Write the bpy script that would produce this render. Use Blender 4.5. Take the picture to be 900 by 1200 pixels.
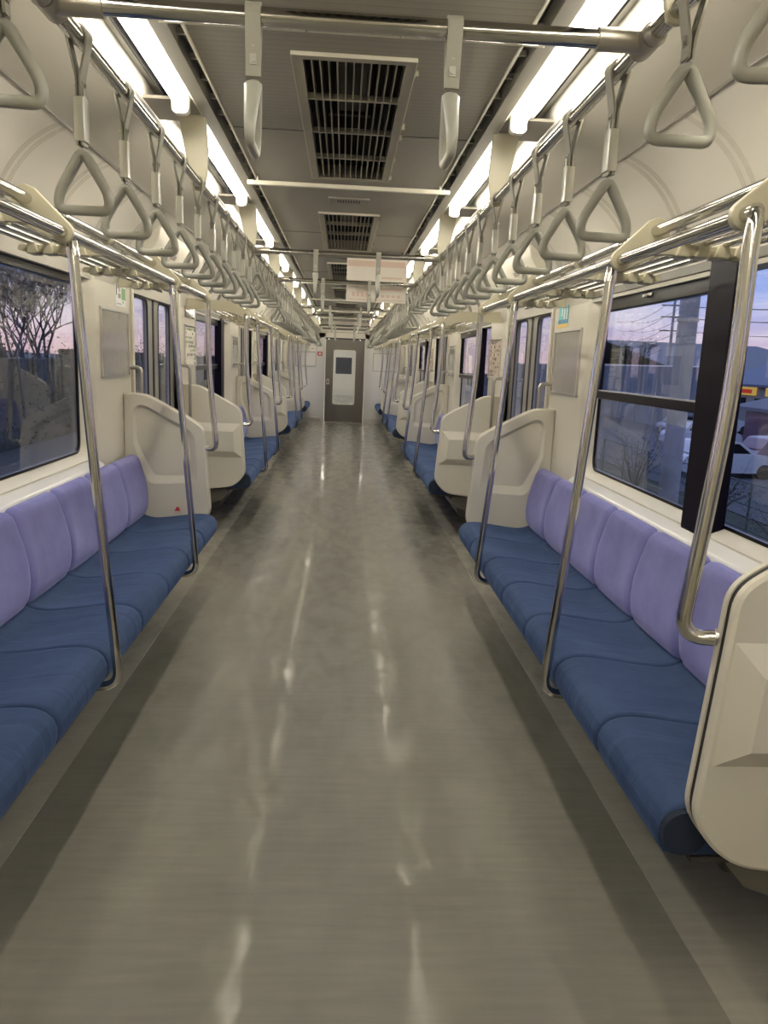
import bpy, math, random
from mathutils import Vector, Matrix
from mathutils.geometry import tessellate_polygon
random.seed(7)
S = bpy.context.scene
for o in list(bpy.data.objects): bpy.data.objects.remove(o)
COL = S.collection
PI = math.pi
# ------------------------------------------------------------------ camera
F, PITCH, YAW, ROLL, CX, CH = 902.5, .1924, .059, .0416, -.0011, 1.4136
fw = Vector((math.sin(YAW)*math.cos(PITCH), math.cos(YAW)*math.cos(PITCH), -math.sin(PITCH)))
rt = Vector((math.cos(YAW), -math.sin(YAW), 0)); u0 = rt.cross(fw)
rr = rt*math.cos(ROLL)+u0*math.sin(ROLL); uu = -rt*math.sin(ROLL)+u0*math.cos(ROLL)
cam = bpy.data.cameras.new('camera'); co = bpy.data.objects.new('camera', cam); COL.objects.link(co)
cam.sensor_fit = 'HORIZONTAL'; cam.sensor_width = 36; cam.lens = F/900*36; cam.clip_start = .02; cam.clip_end = 2000
m = Matrix.Identity(4)
for i in range(3): m[i][0], m[i][1], m[i][2], m[i][3] = rr[i], uu[i], -fw[i], (CX, 0, CH)[i]
co.matrix_world = m; S.camera = co
S.view_settings.view_transform = 'Standard'; S.view_settings.look = 'None'
S.view_settings.gamma = 1; S.view_settings.use_curve_mapping = False
S.view_settings.exposure = 0.0
LAMP = 42.0            # radiance of the fluorescent tubes
SKY = 1.6
# ------------------------------------------------------------------ world: dusk sky
W = bpy.data.worlds.new('dusk'); S.world = W; W.use_nodes = True
nt = W.node_tree; nt.nodes.clear()
def nd(nt, t, **k):
    n = nt.nodes.new(t)
    for a, b in k.items():
        if hasattr(n, a): setattr(n, a, b)
        else: n.inputs[a.replace('_', ' ')].default_value = b
    return n
def ramp(nt, stops, fac=None):
    r = nt.nodes.new('ShaderNodeValToRGB'); e = r.color_ramp.elements
    while len(e) < len(stops): e.new(.5)
    for i, (p, c) in enumerate(stops): e[i].position = p; e[i].color = (*c, 1)
    if fac: nt.links.new(fac, r.inputs[0])
    return r
tc = nd(nt, 'ShaderNodeTexCoord'); sx = nd(nt, 'ShaderNodeSeparateXYZ'); nt.links.new(tc.outputs['Generated'], sx.inputs[0])
grad = ramp(nt, [(0, (.06, .06, .09)), (.49, (.14, .13, .2)), (.5, (.85, .56, .54)), (.515, (.72, .54, .62)), (.545, (.40, .48, .82)), (.7, (.27, .40, .80)), (1, (.18, .29, .7))])
mr = nd(nt, 'ShaderNodeMapRange'); mr.inputs[1].default_value = -1; nt.links.new(sx.outputs[2], mr.inputs[0]); nt.links.new(mr.outputs[0], grad.inputs[0])
mp = nd(nt, 'ShaderNodeMapping'); mp.inputs['Scale'].default_value = (2.2, 2.2, 11); nt.links.new(tc.outputs['Generated'], mp.inputs[0])
nz = nd(nt, 'ShaderNodeTexNoise'); nz.inputs['Scale'].default_value = 2.6; nz.inputs['Detail'].default_value = 7; nz.inputs['Roughness'].default_value = .6; nz.inputs['Distortion'].default_value = .4
nt.links.new(mp.outputs[0], nz.inputs[0])
cl = ramp(nt, [(.42, (0, 0, 0)), (.62, (1, 1, 1))], nz.outputs[0])
cc = ramp(nt, [(.5, (.95, .68, .63)), (.535, (.82, .74, .82)), (.60, (.70, .76, .95))]); nt.links.new(mr.outputs[0], cc.inputs[0])
mx = nd(nt, 'ShaderNodeMixRGB'); nt.links.new(cl.outputs[0], mx.inputs[0]); nt.links.new(grad.outputs[0], mx.inputs[1]); nt.links.new(cc.outputs[0], mx.inputs[2])
bg = nd(nt, 'ShaderNodeBackground'); bg.inputs[1].default_value = SKY; nt.links.new(mx.outputs[0], bg.inputs[0])
wo = nd(nt, 'ShaderNodeOutputWorld'); nt.links.new(bg.outputs[0], wo.inputs[0])

# ------------------------------------------------------------------ materials
M = {}
def mat(name, col, rough=.5, metal=0, bump=None, bscale=50, bstr=.1, var=0, vscale=3, sheen=0, emit=0, coat=0, spec=None, aniso=0):
    ma = bpy.data.materials.new(name); ma.use_nodes = True; t = ma.node_tree; p = t.nodes['Principled BSDF']
    p.inputs['Base Color'].default_value = (*col, 1); p.inputs['Roughness'].default_value = rough; p.inputs['Metallic'].default_value = metal
    if sheen: p.inputs['Sheen Weight'].default_value = sheen; p.inputs['Sheen Roughness'].default_value = .4
    if coat: p.inputs['Coat Weight'].default_value = coat; p.inputs['Coat Roughness'].default_value = .08
    if spec is not None: p.inputs['Specular IOR Level'].default_value = spec
    if emit: p.inputs['Emission Color'].default_value = (*col, 1); p.inputs['Emission Strength'].default_value = emit
    tc = t.nodes.new('ShaderNodeTexCoord')
    if var:
        n = t.nodes.new('ShaderNodeTexNoise'); n.inputs['Scale'].default_value = vscale; n.inputs['Detail'].default_value = 5
        t.links.new(tc.outputs['Object'], n.inputs[0])
        r = ramp(t, [(.3, tuple(c*(1-var) for c in col)), (.7, tuple(min(1, c*(1+var)) for c in col))], n.outputs[0])
        t.links.new(r.outputs[0], p.inputs['Base Color'])
    if bump:
        b = t.nodes.new('ShaderNodeBump'); b.inputs['Strength'].default_value = bstr; b.inputs['Distance'].default_value = .01
        if bump == 'noise':
            n = t.nodes.new('ShaderNodeTexNoise'); n.inputs['Scale'].default_value = bscale; n.inputs['Detail'].default_value = 4; out = n.outputs[0]
        elif bump == 'wave':
            n = t.nodes.new('ShaderNodeTexWave'); n.inputs['Scale'].default_value = bscale; n.bands_direction = 'Y'; out = n.outputs[1]
        t.links.new(tc.outputs['Object'], n.inputs[0]); t.links.new(out, b.inputs['Height']); t.links.new(b.outputs[0], p.inputs['Normal'])
    M[name] = ma; return ma
mat('cream', (.60, .56, .465), .42, bump='noise', bscale=350, bstr=.04)
mat('cream_plastic', (.58, .545, .455), .45, bump='noise', bscale=600, bstr=.06)
mat('cream_bracket', (.46, .425, .31), .4)
mat('white_sill', (.66, .65, .64), .18, coat=.5)
mat('cove', (.49, .46, .395), .4)
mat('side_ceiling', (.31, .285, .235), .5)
mat('lamp_housing', (.80, .77, .68), .3)
mat('grey_strip', (.40, .38, .33), .35, .3)
mat('slot_black', (.012, .011, .01), .6)
mat('steel', (.60, .585, .55), .12, 1, bump='noise', bscale=14, bstr=.05)
mat('brushed', (.42, .40, .36), .30, 1)
mat('matte_metal', (.45, .42, .36), .38, .85)
mat('door_leaf', (.38, .36, .33), .35, .7)
mat('end_door', (.17, .158, .14), .4, .55)
mat('end_wall', (.68, .66, .63), .35)
mat('rubber', (.012, .012, .013), .6)
mat('sash_black', (.006, .0055, .0075), .28, spec=.18)
mat('bracket_shaded', (.15, .138, .11), .6)
mat('reveal_shade', (.13, .12, .10), .5)
mat('mullion', (.006, .004, .009), .4, spec=.08)
mat('strap_grey', (.34, .335, .285), .42, coat=.12)
mat('belt', (.30, .285, .235), .55)
mat('sleeve', (.52, .505, .43), .25, coat=.3)
mat('beam', (.72, .68, .56), .35)
mat('vent', (.34, .31, .24), .42)
mat('vent_dark', (.022, .019, .016), .8)
mat('vent_core', (.05, .042, .035), .5)
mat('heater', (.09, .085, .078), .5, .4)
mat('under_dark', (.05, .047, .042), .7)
mat('frame_alu', (.62, .60, .56), .3, .8)
mat('frame_panel', (.33, .305, .27), .08, coat=1, bump='noise', bscale=6, bstr=.8)
mat('red', (.45, .02, .03), .5)
mat('paper', (.74, .68, .60), .6)
mat('white_paper', (.80, .79, .76), .5)
mat('pinkpaper', (.66, .50, .42), .6)
mat('ink', (.10, .08, .075), .6)
mat('ink_grey', (.32, .29, .25), .6)
mat('ink_blue', (.03, .22, .38), .5)
mat('teal', (.05, .40, .42), .35)
mat('yellow', (.72, .48, .10), .5)
mat('green', (.18, .40, .12), .5)
mat('brown_paper', (.50, .40, .31), .5)
mat('seat_roll', (.010, .018, .04), .85, bump='wave', bscale=60, bstr=.5)
# fabrics
def fabric(name, c1, c2, scale, ribs):
    ma = mat(name, c1, .85, sheen=.35); t = ma.node_tree; p = t.nodes['Principled BSDF']
    p.inputs['Sheen Tint'].default_value = (*[min(1, c*3.2) for c in c2], 1); p.inputs['Specular IOR Level'].default_value = .25
    tc = t.nodes.new('ShaderNodeTexCoord')
    n = t.nodes.new('ShaderNodeTexNoise'); n.inputs['Scale'].default_value = 5; n.inputs['Detail'].default_value = 6; n.inputs['Roughness'].default_value = .65; t.links.new(tc.outputs['Object'], n.inputs[0])
    r = ramp(t, [(.32, c1), (.7, c2)], n.outputs[0]); t.links.new(r.outputs[0], p.inputs['Base Color'])
    w = t.nodes.new('ShaderNodeTexWave'); w.inputs['Scale'].default_value = ribs; w.bands_direction = 'Z' if name == 'lilac' else 'X'; t.links.new(tc.outputs['Object'], w.inputs[0])
    # soft creases running across the cushion
    mp = t.nodes.new('ShaderNodeMapping'); mp.inputs['Scale'].default_value = (1.0, 4.5, 1.2); t.links.new(tc.outputs['Object'], mp.inputs[0])
    n2 = t.nodes.new('ShaderNodeTexNoise'); n2.inputs['Scale'].default_value = 2; n2.inputs['Detail'].default_value = 3; n2.inputs['Distortion'].default_value = .6; t.links.new(mp.outputs[0], n2.inputs[0])
    b = t.nodes.new('ShaderNodeBump'); b.inputs['Strength'].default_value = .12; b.inputs['Distance'].default_value = .003; t.links.new(w.outputs[1], b.inputs['Height'])
    b2 = t.nodes.new('ShaderNodeBump'); b2.inputs['Strength'].default_value = .05 if name == 'lilac' else .30; b2.inputs['Distance'].default_value = .03; t.links.new(n2.outputs[0], b2.inputs['Height'])
    t.links.new(b.outputs[0], b2.inputs['Normal']); t.links.new(b2.outputs[0], p.inputs['Normal'])
fabric('navy', (.022, .042, .102), (.038, .066, .142), 5, 90)
fabric('lilac', (.160, .160, .37), (.220, .218, .46), 5, 70)
# floor
def floor_mat(name, c1, c2):
    ma = mat(name, c1, .3); t = ma.node_tree; p = t.nodes['Principled BSDF']
    tc = t.nodes.new('ShaderNodeTexCoord')
    def noise(sc, scale, det=5, dist=0):
        mp = t.nodes.new('ShaderNodeMapping'); mp.inputs['Scale'].default_value = sc; t.links.new(tc.outputs['Object'], mp.inputs[0])
        n = t.nodes.new('ShaderNodeTexNoise'); n.inputs['Scale'].default_value = scale; n.inputs['Detail'].default_value = det; n.inputs['Distortion'].default_value = dist
        t.links.new(mp.outputs[0], n.inputs[0]); return n
    n = noise((1, .45, 1), 2.4, 6); r = ramp(t, [(.3, c1), (.72, c2)], n.outputs[0])
    sc = noise((1.5, 14, 1), 3, 5); r2 = ramp(t, [(.35, (.9, .9, .9)), (.7, (1.04, 1.04, 1.04))], sc.outputs[0])
    mx = t.nodes.new('ShaderNodeMixRGB'); mx.blend_type = 'MULTIPLY'; mx.inputs[0].default_value = 1
    t.links.new(r.outputs[0], mx.inputs[1]); t.links.new(r2.outputs[0], mx.inputs[2])
    t.links.new(mx.outputs[0], p.inputs['Base Color'])
    p.inputs['Roughness'].default_value = .30
    cn = noise((2.4, 1.1, 1), 4.2, 7, .5); cr = ramp(t, [(.42, (.08, .08, .08)), (.66, (.95, .95, .95))], cn.outputs[0]); t.links.new(cr.outputs[0], p.inputs['Coat Weight']); p.inputs['Coat Roughness'].default_value = .09
    bn = noise((1, .8, 1), 11, 4, .4); b = t.nodes.new('ShaderNodeBump'); b.inputs['Strength'].default_value = .28; b.inputs['Distance'].default_value = .004
    t.links.new(b.outputs[0], p.inputs['Coat Normal'])
    t.links.new(bn.outputs[0], b.inputs['Height']); t.links.new(b.outputs[0], p.inputs['Normal'])
floor_mat('floor', (.165, .158, .130), (.215, .206, .172))
floor_mat('floor_edge', (.27, .257, .217), (.32, .305, .26))
# centre ceiling: fine cross grooves
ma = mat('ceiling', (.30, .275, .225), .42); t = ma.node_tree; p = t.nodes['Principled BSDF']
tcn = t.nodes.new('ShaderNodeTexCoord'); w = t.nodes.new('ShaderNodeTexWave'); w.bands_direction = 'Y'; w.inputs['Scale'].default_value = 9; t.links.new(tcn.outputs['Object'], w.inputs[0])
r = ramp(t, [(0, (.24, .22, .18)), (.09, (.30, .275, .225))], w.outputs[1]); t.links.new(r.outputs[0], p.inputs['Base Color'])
b = t.nodes.new('ShaderNodeBump'); b.inputs['Strength'].default_value = .12; b.inputs['Distance'].default_value = .002; t.links.new(w.outputs[1], b.inputs['Height']); t.links.new(b.outputs[0], p.inputs['Normal'])
# emitters
def emit(name, col, s):
    ma = bpy.data.materials.new(name); ma.use_nodes = True; t = ma.node_tree; t.nodes.clear()
    e = t.nodes.new('ShaderNodeEmission'); e.inputs[0].default_value = (*col, 1); e.inputs[1].default_value = s
    o = t.nodes.new('ShaderNodeOutputMaterial'); t.links.new(e.outputs[0], o.inputs[0]); M[name] = ma
emit('tube', (1, .94, .81), LAMP)
emit('sign_yellow', (1, .62, .15), .75); emit('sign_red', (.8, .08, .05), .7); emit('lit_window', (1, .85, .6), .6)
# glass panes: thin tinted sheets
def glass(name, tint, ior=1.5, rough=0.0, refl=1.0):
    ma = bpy.data.materials.new(name); ma.use_nodes = True; t = ma.node_tree; t.nodes.clear()
    tr = t.nodes.new('ShaderNodeBsdfTransparent'); tr.inputs[0].default_value = (*tint, 1)
    g = t.nodes.new('ShaderNodeBsdfGlossy'); g.inputs[1].default_value = rough; g.inputs[0].default_value = (refl, refl, refl, 1)
    fr = t.nodes.new('ShaderNodeFresnel'); fr.inputs[0].default_value = ior
    mx = t.nodes.new('ShaderNodeMixShader'); o = t.nodes.new('ShaderNodeOutputMaterial')
    ge = t.nodes.new('ShaderNodeNewGeometry'); mr_ = t.nodes.new('ShaderNodeMapRange'); mr_.inputs[3].default_value = ior; mr_.inputs[4].default_value = 1/ior
    t.links.new(ge.outputs['Backfacing'], mr_.inputs[0]); t.links.new(mr_.outputs[0], fr.inputs[0])
    t.links.new(fr.outputs[0], mx.inputs[0]); t.links.new(tr.outputs[0], mx.inputs[1]); t.links.new(g.outputs[0], mx.inputs[2]); t.links.new(mx.outputs[0], o.inputs[0])
    M[name] = ma
glass('glass', (.80, .83, .88), 1.5, .0)
glass('clear_plastic', (.97, .965, .95), 1.35, .1, .7)
# outdoors
mat('grass', (.045, .050, .030), .9, var=.5, vscale=4, bump='noise', bscale=6, bstr=.8)
mat('asphalt', (.09, .09, .10), .8, var=.2)
mat('ballast', (.10, .095, .09), .9, bump='noise', bscale=20, bstr=1)
mat('bark', (.035, .028, .028), .9)
mat('leaf_dark', (.04, .045, .032), .9, var=.4, vscale=8)
mat('straw', (.22, .18, .13), .9, var=.4, vscale=8)
mat('concrete', (.30, .30, .32), .8, var=.15)
mat('house_wall', (.34, .32, .33), .8); mat('roof_blue', (.12, .14, .22), .5, bump='wave', bscale=3, bstr=.8); mat('roof_grey', (.15, .15, .18), .6)
mat('car_white', (.55, .56, .60), .25, coat=.6); mat('car_grey', (.20, .21, .25), .25, .4, coat=.6); mat('car_plum', (.22, .13, .18), .3, .2, coat=.6)
mat('wall_blue', (.16, .18, .24), .8, var=.2, vscale=.6); mat('fence_green', (.10, .14, .13), .6); mat('wire_dark', (.03, .03, .035), .6)

# ------------------------------------------------------------------ mesh builder
class MB:
    def __init__(s): s.v = []; s.f = []
    def add(s, vs, fs):
        n = len(s.v); s.v += [tuple(v) for v in vs]; s.f += [tuple(i+n for i in f) for f in fs]; return s
    def box(s, a, b):
        x0, y0, z0 = [min(p, q) for p, q in zip(a, b)]; x1, y1, z1 = [max(p, q) for p, q in zip(a, b)]
        return s.add([(x0, y0, z0), (x1, y0, z0), (x1, y1, z0), (x0, y1, z0), (x0, y0, z1), (x1, y0, z1), (x1, y1, z1), (x0, y1, z1)],
                     [(0, 3, 2, 1), (4, 5, 6, 7), (0, 1, 5, 4), (1, 2, 6, 5), (2, 3, 7, 6), (3, 0, 4, 7)])
    def tube(s, pts, r, n=12, closed=False, flat=None):
        pts = [Vector(p) for p in pts]; k = len(pts); rs = r if isinstance(r, (list, tuple)) else [r]*k
        T = []
        for i in range(k):
            a = pts[(i-1) % k] if (closed or i) else pts[0]; c = pts[(i+1) % k] if (closed or i < k-1) else pts[-1]
            T.append((c-a).normalized())
        ref = Vector((0, 0, 1)) if abs(T[0].z) < .9 else Vector((0, 1, 0))
        nn = (ref - T[0]*ref.dot(T[0])).normalized(); vs = []
        for i in range(k):
            nn = (nn - T[i]*nn.dot(T[i])).normalized(); bb = T[i].cross(nn)
            for j in range(n):
                a = 2*PI*j/n; vs.append(pts[i]+(nn*math.cos(a)+bb*math.sin(a))*rs[i])
        fs = []
        for i in range(k if closed else k-1):
            for j in range(n):
                a = i*n+j; b_ = i*n+(j+1) % n; c = ((i+1) % k)*n+(j+1) % n; d = ((i+1) % k)*n+j; fs.append((a, b_, c, d))
        if not closed: fs += [tuple(range(n))[::-1], tuple(range((k-1)*n, k*n))]
        return s.add(vs, fs)
    def sweep(s, prof, axis, a, b):
        """closed profile (2D) extruded along axis from a to b; prof in the other two axes"""
        n = len(prof)
        def P(q, w): return {'x': (w, q[0], q[1]), 'y': (q[0], w, q[1]), 'z': (q[0], q[1], w)}[axis]
        vs = [P(q, a) for q in prof]+[P(q, b) for q in prof]
        fs = [(i, (i+1) % n, n+(i+1) % n, n+i) for i in range(n)]
        tri = tessellate_polygon([[Vector((q[0], q[1], 0)) for q in prof]])
        fs += [tuple(t_) for t_ in tri]+[tuple(n+i for i in reversed(t_)) for t_ in tri]
        return s.add(vs, fs)
    def ring(s, outer, inner, yo, yi, axis='y'):
        """flat ring face between two loops (possibly at different depth) using hole tessellation at one depth"""
        n = len(outer)
        def P(q, w): return {'x': (w, q[0], q[1]), 'y': (q[0], w, q[1])}[axis]
        tri = tessellate_polygon([[Vector((q[0], q[1], 0)) for q in outer], [Vector((q[0], q[1], 0)) for q in inner]])
        return s.add([P(q, yo) for q in outer]+[P(q, yi) for q in inner], [tuple(t_) for t_ in tri])
    def strip(s, A, B):
        n = len(A); return s.add(list(A)+list(B), [(i, (i+1) % n, n+(i+1) % n, n+i) for i in range(n)])
    def cap(s, A):
        tri = tessellate_polygon([[Vector(a) for a in A]]); return s.add(A, [tuple(t_) for t_ in tri])
    def build(s, name, ma, parent=None, smooth=40, bevel=0, seg=2, label=None, merge=True):
        me = bpy.data.meshes.new(name); me.from_pydata(s.v, [], s.f)
        import bmesh
        bm = bmesh.new(); bm.from_mesh(me)
        if merge: bmesh.ops.remove_doubles(bm, verts=bm.verts, dist=1e-5)
        bmesh.ops.recalc_face_normals(bm, faces=bm.faces); bm.to_mesh(me); bm.free()
        if smooth:
            me.polygons.foreach_set('use_smooth', [True]*len(me.polygons)); me.set_sharp_from_angle(angle=math.radians(smooth))
        me.materials.append(M[ma]); o = bpy.data.objects.new(name, me); COL.objects.link(o)
        if parent: o.parent = parent
        if bevel:
            b_ = o.modifiers.new('bevel', 'BEVEL'); b_.width = bevel; b_.segments = seg; b_.limit_method = 'ANGLE'; b_.angle_limit = math.radians(35)
        if label: o['label'] = label
        return o
def thing(name, label, cat, loc=(0, 0, 0), group=None, rz=0):
    o = bpy.data.objects.new(name, None); COL.objects.link(o); o.location = loc; o.rotation_euler.z = rz; o.empty_display_size = .05
    tag(o, label, cat, group); return o
def tag(o, label, cat, group=None):
    o['label'] = label; o['category'] = cat
    if group: o['group'] = group
    return o
def struct(o): o['kind'] = 'structure'; return o
def off(parent, *obs):
    """children were built in world coordinates: shift them into the parent's frame"""
    for c in [c for c in COL.objects if c.parent == parent]:
        c.location = Vector(c.location)-Vector(parent.location)
def dup(root, loc, label, group=None):
    r = root.copy(); COL.objects.link(r); r.location = loc; r['label'] = label
    if group: r['group'] = group
    for ch in root.children:
        c = ch.copy(); COL.objects.link(c); c.parent = r
        for g in ch.children:
            d = g.copy(); COL.objects.link(d); d.parent = c
    return r
def fillet(pts, rad, n=5, closed=True, cap=.49):
    out = []; k = len(pts); dim = len(pts[0]); V = [Vector((*p, 0)) if dim == 2 else Vector(p) for p in pts]
    rad = rad if isinstance(rad, (list, tuple)) else [rad]*k
    for i in range(k):
        if not closed and i in (0, k-1): out.append(V[i]); continue
        p = V[i]; a = V[i-1]-p; b_ = V[(i+1) % k]-p; r_ = min(rad[i], a.length*cap, b_.length*cap)
        if r_ < 1e-5: out.append(p); continue
        A = p+a.normalized()*r_; B = p+b_.normalized()*r_
        for j in range(n+1):
            t_ = j/n; out.append(A*(1-t_)**2+p*2*t_*(1-t_)+B*t_*t_)
    return [tuple(v)[:dim] for v in out]
def rrect(x0, x1, z0, z1, r_, n=5): return fillet([(x0, z0), (x1, z0), (x1, z1), (x0, z1)], r_, n)
def mx_(pts, s): return [(s*p[0],)+tuple(p[1:]) for p in pts]

# ------------------------------------------------------------------ layout
PER = 4.82
Y0, Y1 = -2.4, 17.8
BENCH = [(1.52, 4.60), (1.52+PER, 4.60+PER), (1.52+2*PER, 4.60+2*PER), (1.52+3*PER, 17.74)]   # y extents
BN = ['nearest', 'second', 'third', 'end']
SIDE = {-1: 'left', 1: 'right'}
WX = 1.28
DOORC = [.656+PER*k for k in range(4)]           # door centres
WZ0, WZ1 = .865, 1.83
def wins(k):                                      # window y range of bench k
    return (BENCH[k][0]+.50, BENCH[k][0]+2.59) if k < 3 else (16.45, 17.4)
DZ = 1.87
# ---- floor
b_ = MB(); b_.box((-.905, Y0, -.05), (.905, Y1, 0)); struct(b_.build('floor', 'floor'))
for s in (-1, 1):
    b_ = MB(); b_.box((s*.905, Y0, -.05), (s*1.30, Y1, .0015)); struct(b_.build('trim_%d' % (1 if s < 0 else 2), 'floor_edge'))
    # door sill plates
# ---- walls
def wall(s):
    b_ = MB(); ops = [(*wins(k), WZ0, WZ1) for k in range(4)]+[(c-.65, c+.65, 0, DZ) for c in DOORC]
    ops.sort(); y = Y0; x0, x1 = s*WX, s*(WX+.07)
    for a, c, z0, z1 in ops:
        b_.box((x0, y, 0), (x1, a, 2.0))
        if z0 > 0: b_.box((x0, a, 0), (x1, c, z0))
        b_.box((x0, a, z1), (x1, c, 2.0)); y = c
    b_.box((x0, y, 0), (x1, Y1+.02, 2.0))
    struct(b_.build('wall_'+SIDE[s], 'cream', smooth=0))
for s in (-1, 1): wall(s)
# ---- ceiling: centre panel, side slopes and coves
b_ = MB(); b_.box((-.455, Y0, 2.27), (.455, Y1, 2.30)); ce = struct(b_.build('ceiling', 'ceiling', smooth=0))
for k, (pts, ma, nm) in enumerate([
        ([(.74, 2.275), (.86, 2.245), (1.0, 2.19), (1.0, 2.22), (.74, 2.32)], 'side_ceiling', 'slope_panel'),
        ([(1.002, 2.188), (1.07, 2.155), (1.13, 2.11), (1.18, 2.05), (1.22, 1.98), (1.25, 1.91), (1.27, 1.84), (1.281, 1.76), (1.36, 1.76), (1.36, 2.25), (1.002, 2.25)], 'cove', 'cove_panel')]):
    for s in (-1, 1):
        MB().sweep(mx_(pts, s), 'y', Y0, Y1).build(nm, ma, ce, smooth=50)
for s in (-1, 1):
    MB().box((s*.450, Y0, 2.262), (s*.457, Y1, 2.275)).build('slot_lip', 'beam', ce)
    b_ = MB(); b_.box((s*.457, Y0, 2.315), (s*.495, Y1, 2.33)); b_.build('air_slot', 'slot_black', ce)
    b_ = MB(); y = Y0+.1
    while y < Y1: b_.box((s*.457, y, 2.285), (s*.495, y+.012, 2.30)); y += .18
    b_.build('slot_bridge', 'grey_strip', ce)
    MB().sweep(mx_([(.493, 2.262), (.535, 2.255), (.54, 2.262), (.54, 2.33), (.493, 2.33)], s), 'y', Y0, Y1).build('slot_rail', 'grey_strip', ce)
    MB().box((s*1.001-.0015, Y0, 2.183), (s*1.001+.0015, Y1, 2.190)).build('cove_joint', 'steel', ce)
    b_ = MB()
    for y in [3.2+PER/2*k for k in range(-1, 7)]: b_.box((s*.76, y-.002, 2.2685), (s*.86, y+.002, 2.2455))
# roof behind everything
b_ = MB(); b_.box((-1.36, Y0-.1, 2.36), (1.36, Y1+.1, 2.40)); b_.build('roof_panel', 'under_dark', ce)
b_ = MB()
for y in [3.19+PER/2*k for k in range(-1, 7)]: b_.box((-.45, y-.0015, 2.2685), (.45, y+.0015, 2.271))
b_.build('panel_joint', 'slot_black', ce)
# ---- lamp housings, tubes
LP = 1.607
def lamp_proto():
    t_ = thing('ceiling_lamp', '', 'lamp', (0, 0, 0))
    L = LP/2-.135
    MB().tube([(0, -L+.03, 0), (0, L-.03, 0)], .0185, 16).build('fluorescent_tube', 'tube', t_)
    for e in (-1, 1):
        b_ = MB(); pr = [(-.028, -.026), (-.014, -.034), (.014, -.034), (.028, -.026), (.028, .055), (-.028, .055)]
        b_.sweep(fillet(pr, .01, 3), 'y', e*(L-.03), e*(L+.005)); b_.build('socket', 'lamp_housing', t_)
    b_ = MB(); b_.box((-.042, -L-.02, .026), (.058, L+.02, .036)); b_.box((-.02, -L, .034), (.02, L, .066)); b_.build('reflector', 'lamp_housing', t_)
    return t_
lamp0 = None
LY = [3.04-LP/2+LP*k for k in range(-3, 10)]
for s in (-1, 1):
    # one continuous trough per side with a cover plate in every lamp gap
    MB().sweep(mx_([(.54, 2.258), (.545, 2.32), (.705, 2.325), (.722, 2.268), (.742, 2.262), (.745, 2.275), (.728, 2.345), (.535, 2.345), (.535, 2.258)], s), 'y', Y0, Y1).build('lamp_trough', 'lamp_housing', ce, smooth=30)
    b_ = MB()
    for y in LY: b_.box((s*.541, y+LP/2-.125, 2.272), (s*.722, y+LP/2+.125, 2.282))
    b_.build('gap_cover', 'side_ceiling', ce)
    MB().box((s*.650, Y0, 2.285), (s*.656, Y1, 2.33)).build('trough_slit', 'slot_black', ce)
    for i, y in enumerate(LY):
        if y > Y1-.4: continue
        lab = None
        if y < 0: lab = 'fluorescent ceiling lamp behind the viewpoint, %s lamp row, %s' % (SIDE[s], ['furthest back', 'nearest to it'][0 if y < -1.5 else 1])
        else:
            o_ = ['first', 'second', 'third', 'fourth', 'fifth', 'sixth', 'seventh', 'eighth', 'ninth', 'tenth', 'eleventh']
            lab = '%s glowing fluorescent tube lamp counted from the viewer in the %s ceiling row' % (o_[len([q for q in LY if 0 < q < y])], SIDE[s])
        loc = (s*.585, y, 2.252)
        if lamp0 is None: lamp0 = lamp_proto(); lamp0.location = loc; lamp0['label'] = lab; lamp0['group'] = 'fluorescent lamps in two ceiling rows'
        else: dup(lamp0, loc, lab, 'fluorescent lamps in two ceiling rows')
# ---- end wall with sliding door opening
DX0, DX1 = -.43, .47
b_ = MB(); b_.box((-1.3, Y1, 0), (DX0, Y1+.06, 2.0)); b_.box((DX1, Y1, 0), (1.3, Y1+.06, 2.0)); ew = struct(b_.build('wall_front', 'end_wall', smooth=0))
MB().box((-1.3, Y1, 1.9), (1.3, Y1+.06, 2.36)).build('header_panel', 'cream', ew)
MB().box((DX0, Y1, 1.87), (DX1, Y1+.06, 1.9)).build('door_track', 'rubber', ew)
for z in (2.02, 2.115): MB().box((-1.2, Y1-.004, z), (1.2, Y1, z+.006)).build('header_joint', 'slot_black', ew)
b_ = MB(); b_.box((-1.36, Y0-.06, 0), (1.36, Y0, 2.36)); struct(b_.build('wall_back', 'cream', smooth=0))
for s in (-1, 1):
    b_ = MB(); b_.box((s*.5, Y1-.012, 0), (s*1.28, Y1, .11)); struct(b_.build('baseboard_%s' % SIDE[s], 'frame_alu', bevel=.003))
# end door
d = MB(); DW = rrect(-.24, .265, .41, 1.64, .05, 5); OUT = [(DX0+.015, .01), (DX1-.01, .01), (DX1-.01, 1.868), (DX0+.015, 1.868)]
for y in (Y1+.015, Y1+.045): d.ring(OUT, DW, y, y)
d.strip([(p[0], Y1+.015, p[1]) for p in DW], [(p[0], Y1+.045, p[1]) for p in DW]); d.strip([(p[0], Y1+.015, p[1]) for p in OUT], [(p[0], Y1+.045, p[1]) for p in OUT])
ed = struct(d.build('door_1', 'end_door', smooth=30))
I = rrect(-.225, .25, .425, 1.625, .045, 5); d = MB(); d.ring(DW, I, Y1+.010, Y1+.010); d.ring(DW, I, Y1+.05, Y1+.05); d.strip([(p[0], Y1+.01, p[1]) for p in I], [(p[0], Y1+.05, p[1]) for p in I]); d.strip([(p[0], Y1+.01, p[1]) for p in DW], [(p[0], Y1+.05, p[1]) for p in DW])
d.build('window_gasket', 'cream', ed)
MB().box((-.235, Y1+.028, .415), (.26, Y1+.032, 1.635)).build('pane', 'glass', ed)
b_ = MB(); b_.box((-.385, Y1+.008, .86), (-.325, Y1+.015, .98)); hp = b_.build('handle_plate', 'frame_alu', ed, bevel=.006)
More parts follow.
